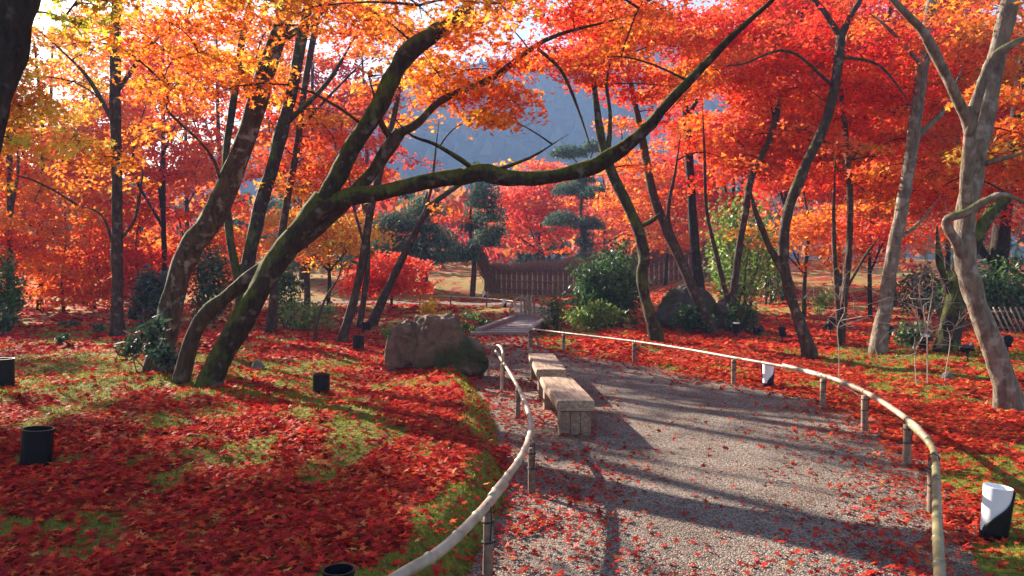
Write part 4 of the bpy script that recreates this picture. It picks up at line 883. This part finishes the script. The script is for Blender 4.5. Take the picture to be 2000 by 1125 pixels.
# ------------------------------------------------------------------ brushwood fence
def brush_fence():
    D0 = 41.; A = np.array((-1.25, D0)); B = np.array((11.5, D0+1.5)); b = onground(A[0], A[1]); t = thing('brushwood_fence', 'brushwood fence with thick twig coping and bamboo slats', 'fence', b)
    br = plain('brushwood', (.21, .12, .088), .95, .65, 9, .6); sb = bamboo_mat('fence_bamboo', (.42, .27, .15), (.66, .50, .32)); dirv = (B-A)/np.linalg.norm(B-A); Ln = np.linalg.norm(B-A)
    P = lambda s_, off=0: np.array((A[0]+dirv[0]*s_-dirv[1]*off, A[1]+dirv[1]*s_+dirv[0]*off))
    zg = lambda s_: float(gz(*P(s_)))-.08
    top = lambda s_: 1.18+.10*min(1, s_/3.5)
    mb = MB(); V = []; ss = np.linspace(0, Ln, 40)
    for s_ in ss:
        for off in (.02, .16):
            q = P(s_, off); V += [(q[0], q[1], zg(s_)), (q[0], q[1], zg(s_)+top(s_)+.1)]
    F = [f for i in range(39) for f in ((i*4, i*4+4, i*4+5, i*4+1), (i*4+2, i*4+3, i*4+7, i*4+6), (i*4+1, i*4+5, i*4+7, i*4+3))]
    mb.add(V, F); mb.build('brush_panel', br, t, b)
    for i, s_ in enumerate(np.arange(.15, Ln, .27)):
        q = P(s_, -.03); z = zg(s_); MB().tube([(q[0], q[1], z), (q[0]+.01*math.sin(i), q[1], z+top(s_)*.5), (q[0], q[1], z+top(s_))], .034+.006*math.sin(i*3.3), 7).build('slat', sb, t, b, True)
    for hh in (.30, .72, 1.10):
        MB().tube([(*P(s_, -.075), zg(s_)+hh*top(s_)/1.2) for s_ in np.linspace(0, Ln, 24)], .03, 6).build('rail', POSTW, t, b, True)
    g = np.random.default_rng(3); n = 5200; s_ = g.random(n)*Ln; V = []
    hs = .32+.42*np.minimum(1, s_/4.); off = g.normal(.07, .17, n); z0 = np.array([zg(q)+top(q) for q in s_[:]])
    z = z0+g.random(n)*.35*hs-.05; ln = hs*(.30+.55*g.random(n)+.5*fbm(s_*1.6, s_*0, 91))
    for k in range(n):
        q = P(s_[k], off[k]); w = .022; dx = g.normal(.04, .22); tp = (q[0]+dx, q[1]+g.normal(0, .08)-.0, z[k]+ln[k]); V += [(q[0]-w, q[1], z[k]), (q[0]+w, q[1]-.01, z[k]), tp]
    me = kitmesh('brush_coping', np.array(V)-b, 3, None, br); o = link(bpy.data.objects.new('brush_coping', me), t); o['kind'] = 'stuff'
    V = []   # upswept wing of twigs at the near end
    for k in range(1900):
        u = g.random(); ang = g.normal(0, .25); x0 = A[0]-.05+g.normal(0, .14)+.30*(1-u); q = np.array((x0-.55*u*u, A[1]+g.normal(0, .12), zg(0)+u*2.3)); d = np.array((-.18*u-.02+g.normal(0, .06), g.normal(0, .05), .45)); w = .02
        V += [q+[-w, 0, 0], q+[w, -.01, 0], q+d]
    me = kitmesh('brush_wing', np.array(V)-b, 3, None, br); o = link(bpy.data.objects.new('brush_wing', me), t); o['kind'] = 'stuff'
    MB().tube([(A[0]-.1, A[1]-.12, zg(0)), (A[0]-.12, A[1]-.12, zg(0)+1.5)], .06, 8).build('end_post', POSTW, t, b, True)
brush_fence()
def wood_fence():
    p = at(1965, 600, 19); b = onground(p[0], 19.); t = thing('bamboo_fence', 'slanting lattice bamboo fence in shadow at the right edge', 'fence', b)
    for k in range(11):
        x = b[0]-.5+k*.13; MB().tube([(x+.25, 19.-.0, b[2]-.05), (x-.05, 19.02, b[2]+.62)], .022, 6).build('slat', BAMBOO, t, b, True)
    for hh in (.12, .5): MB().tube([(b[0]-.6, 19.05, b[2]+hh), (b[0]+1.0, 19.05, b[2]+hh)], .025, 6).build('rail', POSTW, t, b, True)
wood_fence()

# ------------------------------------------------------------------ lanterns and spotlights
def tube_lantern(label, px, py, hpx, wpx, lean=0., dark=True, cut=False, D=None):
    b = gpt(px, py) if D is None else onground(at(px, py, D)[0], D); d = b[1]; h = hpx*d/FPX; r = wpx*.5*d/FPX
    t = thing('path_lantern', label, 'lantern', b, 'tube lanterns in the garden', random.uniform(0, 1) if not cut else (0 if wpx > 40 else .9)); t.rotation_euler[1] = lean
    if not cut:
        MB().lathe([(r*.98, -.04), (r, 0), (r, h-.012), (r*1.04, h-.008), (r*1.04, h), (r*.93, h), (r*.92, h*.45), (.001, h*.45)], 28).build('shell', BLACKP, t, smooth=False)
        MB().lathe([(.001, h*.45), (r*.55, h*.451), (r*.55, h*.56), (r*.4, h*.60), (.001, h*.60)], 18).build('lamp', BLACKP, t)
    else:
        sd = 40; a = np.arange(sd)*2*math.pi/sd; V = []; F = []
        MB().lathe([(r*.90, -.04), (r*.90, .0), (r*.93, h*.14), (.001, h*.14)], 28).build('base', BLACKP, t)
        # white shade: flaring tube
        MB().lathe([(r*.86, h*.12), (r*1.0, h*.985), (r*1.0, h), (r*.95, h), (r*.82, h*.2)], 36).build('shade', WHITEP, t, smooth=True)
        # black shield wrapped round the back, with a slanting front edge
        for i in range(2):
            for k in range(25):
                hh = k/24; z = h*(.10+.86*hh); rr = r*(.90+.12*hh)+(.004 if i == 0 else .010)
                a0 = -2.9+2.2*float(sm(np.array((hh-.05)/.95))); a1 = 2.0
                for q in range(17): an = a0+(a1-a0)*q/16; V.append((rr*math.cos(an), rr*math.sin(an), z))
        m_ = 25*17
        for k in range(24):
            for q in range(16):
                j = k*17+q; F += [(j, j+1, j+18, j+17), (m_+j, m_+j+17, m_+j+18, m_+j+1)]
        for k in range(24): j = k*17; F += [(j, j+17, m_+j+17, m_+j), (j+16, m_+j+16, m_+j+33, j+33)]
        for q in range(16): j = q; F += [(j, m_+j, m_+j+1, j+1)]; j = 24*17+q; F += [(j, j+1, m_+j+1, m_+j)]
        MB().add(V, F).build('shield', BLACKP, t, smooth=True)
for a in [('black tube lantern in red leaves at the lower left', 70, 908, 72, 56, .07), ('black tube lantern cut by the left edge of the picture', 6, 752, 52, 40, 0), ('black tube lantern on red leaves between trunks and railing', 627, 767, 37, 33, .03),
          ('black square looking lantern just left of the boulder', 700, 681, 25, 22, 0), ('small dark lantern at the foot of the sloping slim trunk', 716, 645, 16, 16, 0), ('black lantern whose rim shows at the bottom edge', 662, 1190, 80, 62, 0), ('small dark lantern beside the straight grey trunk', 258, 626, 18, 16, 0)]:
    tube_lantern(*a)
for a in [('large white and black lantern leaning at the lower right', 1938, 1052, 104, 52, .10), ('white lantern standing just outside the right railing', 1499, 754, 42, 22, .08), ('small white lantern behind the boulder', 881, 640, 26, 14, 0), ('tiny white lantern near the brushwood fence', 945, 584, 15, 7, 0), ('tiny lantern beside the far path', 985, 600, 16, 8, 0)]:
    tube_lantern(*a, cut=True)
def spot(label, px, py, s_, D=None, up=0.6, az=0., white=False):
    b = gpt(px, py) if D is None else onground(at(px, py, D)[0], D); t = thing('garden_spotlight', label, 'spotlight', b, 'garden spotlights', az); k = s_
    MB().tube([(0, 0, -.05), (0, 0, .16*k)], .014*k, 8).build('stake', BLACKP, t)
    mb = MB(); mb.box((0, 0, .14*k), (.12*k, .05*k, .05*k), bev=.008).build('bracket', BLACKP, t)
    ax = np.array((0, -math.cos(up), math.sin(up))); c = np.array((0, .02, .22*k)); P = [c-ax*.10*k, c-ax*.06*k, c+ax*.06*k, c+ax*.11*k, c+ax*.115*k]
    MB().tube(P, [.045*k, .062*k, .07*k, .088*k, .08*k], 16).build('head', BLACKP, t, smooth=False)
    for q in range(3): MB().tube([c-ax*(.03+.03*q)*k, c-ax*(.022+.03*q)*k], .078*k, 14).build('fin', BLACKP, t)
    lens = MB().tube([c+ax*.112*k, c+ax*.121*k], .072*k, 16).build('lens', WHITEP if white else BLACKP, t)
for a in [('black spotlight with pale lens at the foot of the twin stems', 1438, 662, 1.0, None, 1.4, 0., True), ('black spotlight second from the twin stems', 1482, 664, .9, None, .5, .6), ('black spotlight closest to the lichen footed trunk', 1528, 668, .9, None, .7, -.5),
          ('black spotlight left of the pale grey maple foot', 1890, 705, .9, None, .3, 1.0), ('black spotlight behind the tall pale trunk', 1737, 668, .9, None, .9, .4), ('black spotlight beside the slim twin stems', 1622, 655, 1.1, None, .5, .2), ('black spotlight right behind the pale grey trunk', 1968, 690, .85, None, .5, -.4), ('white bulb spotlight among the bare twigs', 1806, 690, .9, None, 1.2, 0., True),
          ('distant black spotlight left of the far pines', 592, 572, 1.5, None, .6, .4)]:
    spot(*a)

# ------------------------------------------------------------------ ground cover: fallen leaves and moss
def fallen():
    g = np.random.default_rng(21); parts = []
    tones = np.array([(.46, .020, .016), (.34, .014, .014), (.60, .045, .02), (.24, .012, .014), (.62, .12, .03), (.52, .22, .07)]); tw = np.array([.34, .24, .22, .08, .09, .03]); tw = tw/tw.sum()
    for y0, y1, dens, size, tm, lift in [(2.6, 6.2, 1450, .060, STAR5, .030), (6.2, 9.0, 900, .070, STAR5, .028), (9.0, 14, 430, .088, STAR3, .028), (14, 24, 170, .12, KITE, .03), (24, 38, 50, .19, KITE, .04)]:
        ym = y1; wx = .74*y1+1.2; n = int(dens*(y1-y0)*2*wx*1.5); x = (g.random(n)*2-1)*wx; y = y0+(y1-y0)*g.random(n); ok = np.abs(x) < .72*y+1.0; x, y = x[ok], y[ok]
        d = onpath(x, y); cov = litter(x, y); pr = .20+.80*cov
        edge = np.exp(-(np.maximum(0, np.minimum(x-xl(y), 9))/.62)**1.5)+np.exp(-(np.maximum(0, xr(y)-x)/.60)**1.3)+.55*sm((y-11.5)/3)
        clump = .25+1.5*fbm(x*1.7, y*1.7, 61)**2
        bench_ = np.exp(-(((x-.45)/.55)**2+((y-9.2)/2.2)**2))*.5
        pin = np.clip(.80*edge*clump+.020*clump+bench_*clump, 0, .9)
        far = np.where(y > 18.6, farpath(x, y), 9.)
        pr = np.where(d < 0, pin, pr); pr = np.where(far < 0, .06, pr); k = g.random(len(x)) < pr*.66; x, y = x[k], y[k]
        z = gz(x, y)+.008+lift*g.random(len(x))**1.6; z = np.where(onpath(x, y) < .05, np.maximum(gz(x, y), 0)*.35+.026+.012*g.random(len(x)), z)
        c = tones[g.choice(len(tones), len(x), p=tw)]; big = fbm(x*.8, y*.8, 63)[:, None]
        c = c*(.75+.5*big)*(1+.2*g.normal(0, 1, (len(x), 1)))
        rt = (x > 2.2)[:, None]*np.array((.10, .035, .004)); c = c+rt*g.random((len(x), 1))
        size = np.where(onpath(x, y) < 0, size*.80, size); c = np.where((onpath(x, y) < 0)[:, None], c*.8, c)
        parts.append((leaves(np.stack([x, y, z], 1), size, tm, .30, g), len(tm), np.clip(c, .004, .9))); TRI[0] += len(x)*(len(tm)-2)
    o = leafobject('fallen_leaves', parts, LITTER, None, (0, 0, 0)); o['kind'] = 'stuff'; o['label'] = 'carpet of fallen red maple leaves over moss and path'; o['category'] = 'fallen leaves'
fallen()
def moss():
    g = np.random.default_rng(22); parts = []; BL = np.array([(-.13, 0), (.13, 0), (0, 1.)])
    for y0, y1, dens, h in [(2.6, 7, 2600, .020), (7, 13, 900, .030), (13, 22, 150, .05)]:
        wx = .74*y1+1; n = int(dens*(y1-y0)*2*wx*1.4); x = (g.random(n)*2-1)*wx; y = y0+(y1-y0)*g.random(n); k = (np.abs(x) < .72*y+1) & (onpath(x, y) > .03) & (g.random(n) < (1-litter(x, y))*.75); x, y = x[k], y[k]
        m = len(x); z = gz(x, y)-.004; an = g.random(m)*6.28; hh = h*(.6+.7*g.random(m)); w = h*.22; ux, uy = np.cos(an)*w, np.sin(an)*w; tx, ty = g.normal(0, .5*h, m), g.normal(0, .5*h, m)
        V = np.stack([np.stack([x-ux, y-uy, z], 1), np.stack([x+ux, y+uy, z], 1), np.stack([x+tx, y+ty, z+hh], 1)], 1).reshape(-1, 3)
        t = g.random((m, 1)); c = np.array((.10, .12, .016))*(1-t)+np.array((.36, .33, .045))*t; parts.append((V, 3, c*(.8+.4*g.random((m, 1))))); TRI[0] += m
    o = leafobject('moss', parts, MOSSM, None, (0, 0, 0)); o['kind'] = 'stuff'; o['label'] = 'tufted green moss between the fallen leaves'; o['category'] = 'moss'
moss()
# far wood closing the view
def wood():
    g = np.random.default_rng(23); n = 26000; x = g.uniform(-75, 75, n); y = g.uniform(58, 92, n); px = 1000+FPX*x/y
    top = 9+4*fbm(x*.08, x*0, 71)+np.where((px > 300) & (px < 1500), -5.5, 0)+np.where(px < 300, -4, 0); z = gz(x, y)+top*g.random(n)**.8
    q = fbm(x*.22, z*.25+y*.02, 72); cols = np.where(q[:, None] < .46, np.array((.03, .06, .03)), np.where(q[:, None] < .58, np.array((.45, .16, .04)), np.array((.55, .06, .03))))
    cols = cols*(1+.25*g.normal(0, 1, (n, 1))); TRI[0] += n*2
    o = leafobject('distant_wood', [(leaves(np.stack([x, y, z], 1), .85, KITE, .9, g), 4, np.clip(cols, .004, .9))], LEAF, None, (0, 0, 0)); o['kind'] = 'stuff'; o['label'] = 'distant mixed wood closing the garden'; o['category'] = 'wood'
wood()
print('triangles in leaves', TRI[0])

# ------------------------------------------------------------------ haze in the air
def haze():
    m = bpy.data.materials.new('haze'); m.use_nodes = True; n = m.node_tree; n.nodes.remove(n.nodes['Principled BSDF'])
    v = node(n, 'ShaderNodeVolumePrincipled', Density=.0012, Anisotropy=.0); v.inputs['Color'].default_value = (.36, .54, 1.0, 1)
    n.links.new(v.outputs[0], n.nodes['Material Output'].inputs['Volume'])
    o = MB().box((20, 230, 53), (760, 660, 116)).build('haze', m); o['kind'] = 'stuff'; o['label'] = 'blue haze in the air towards the mountain'; o['category'] = 'haze'
haze()
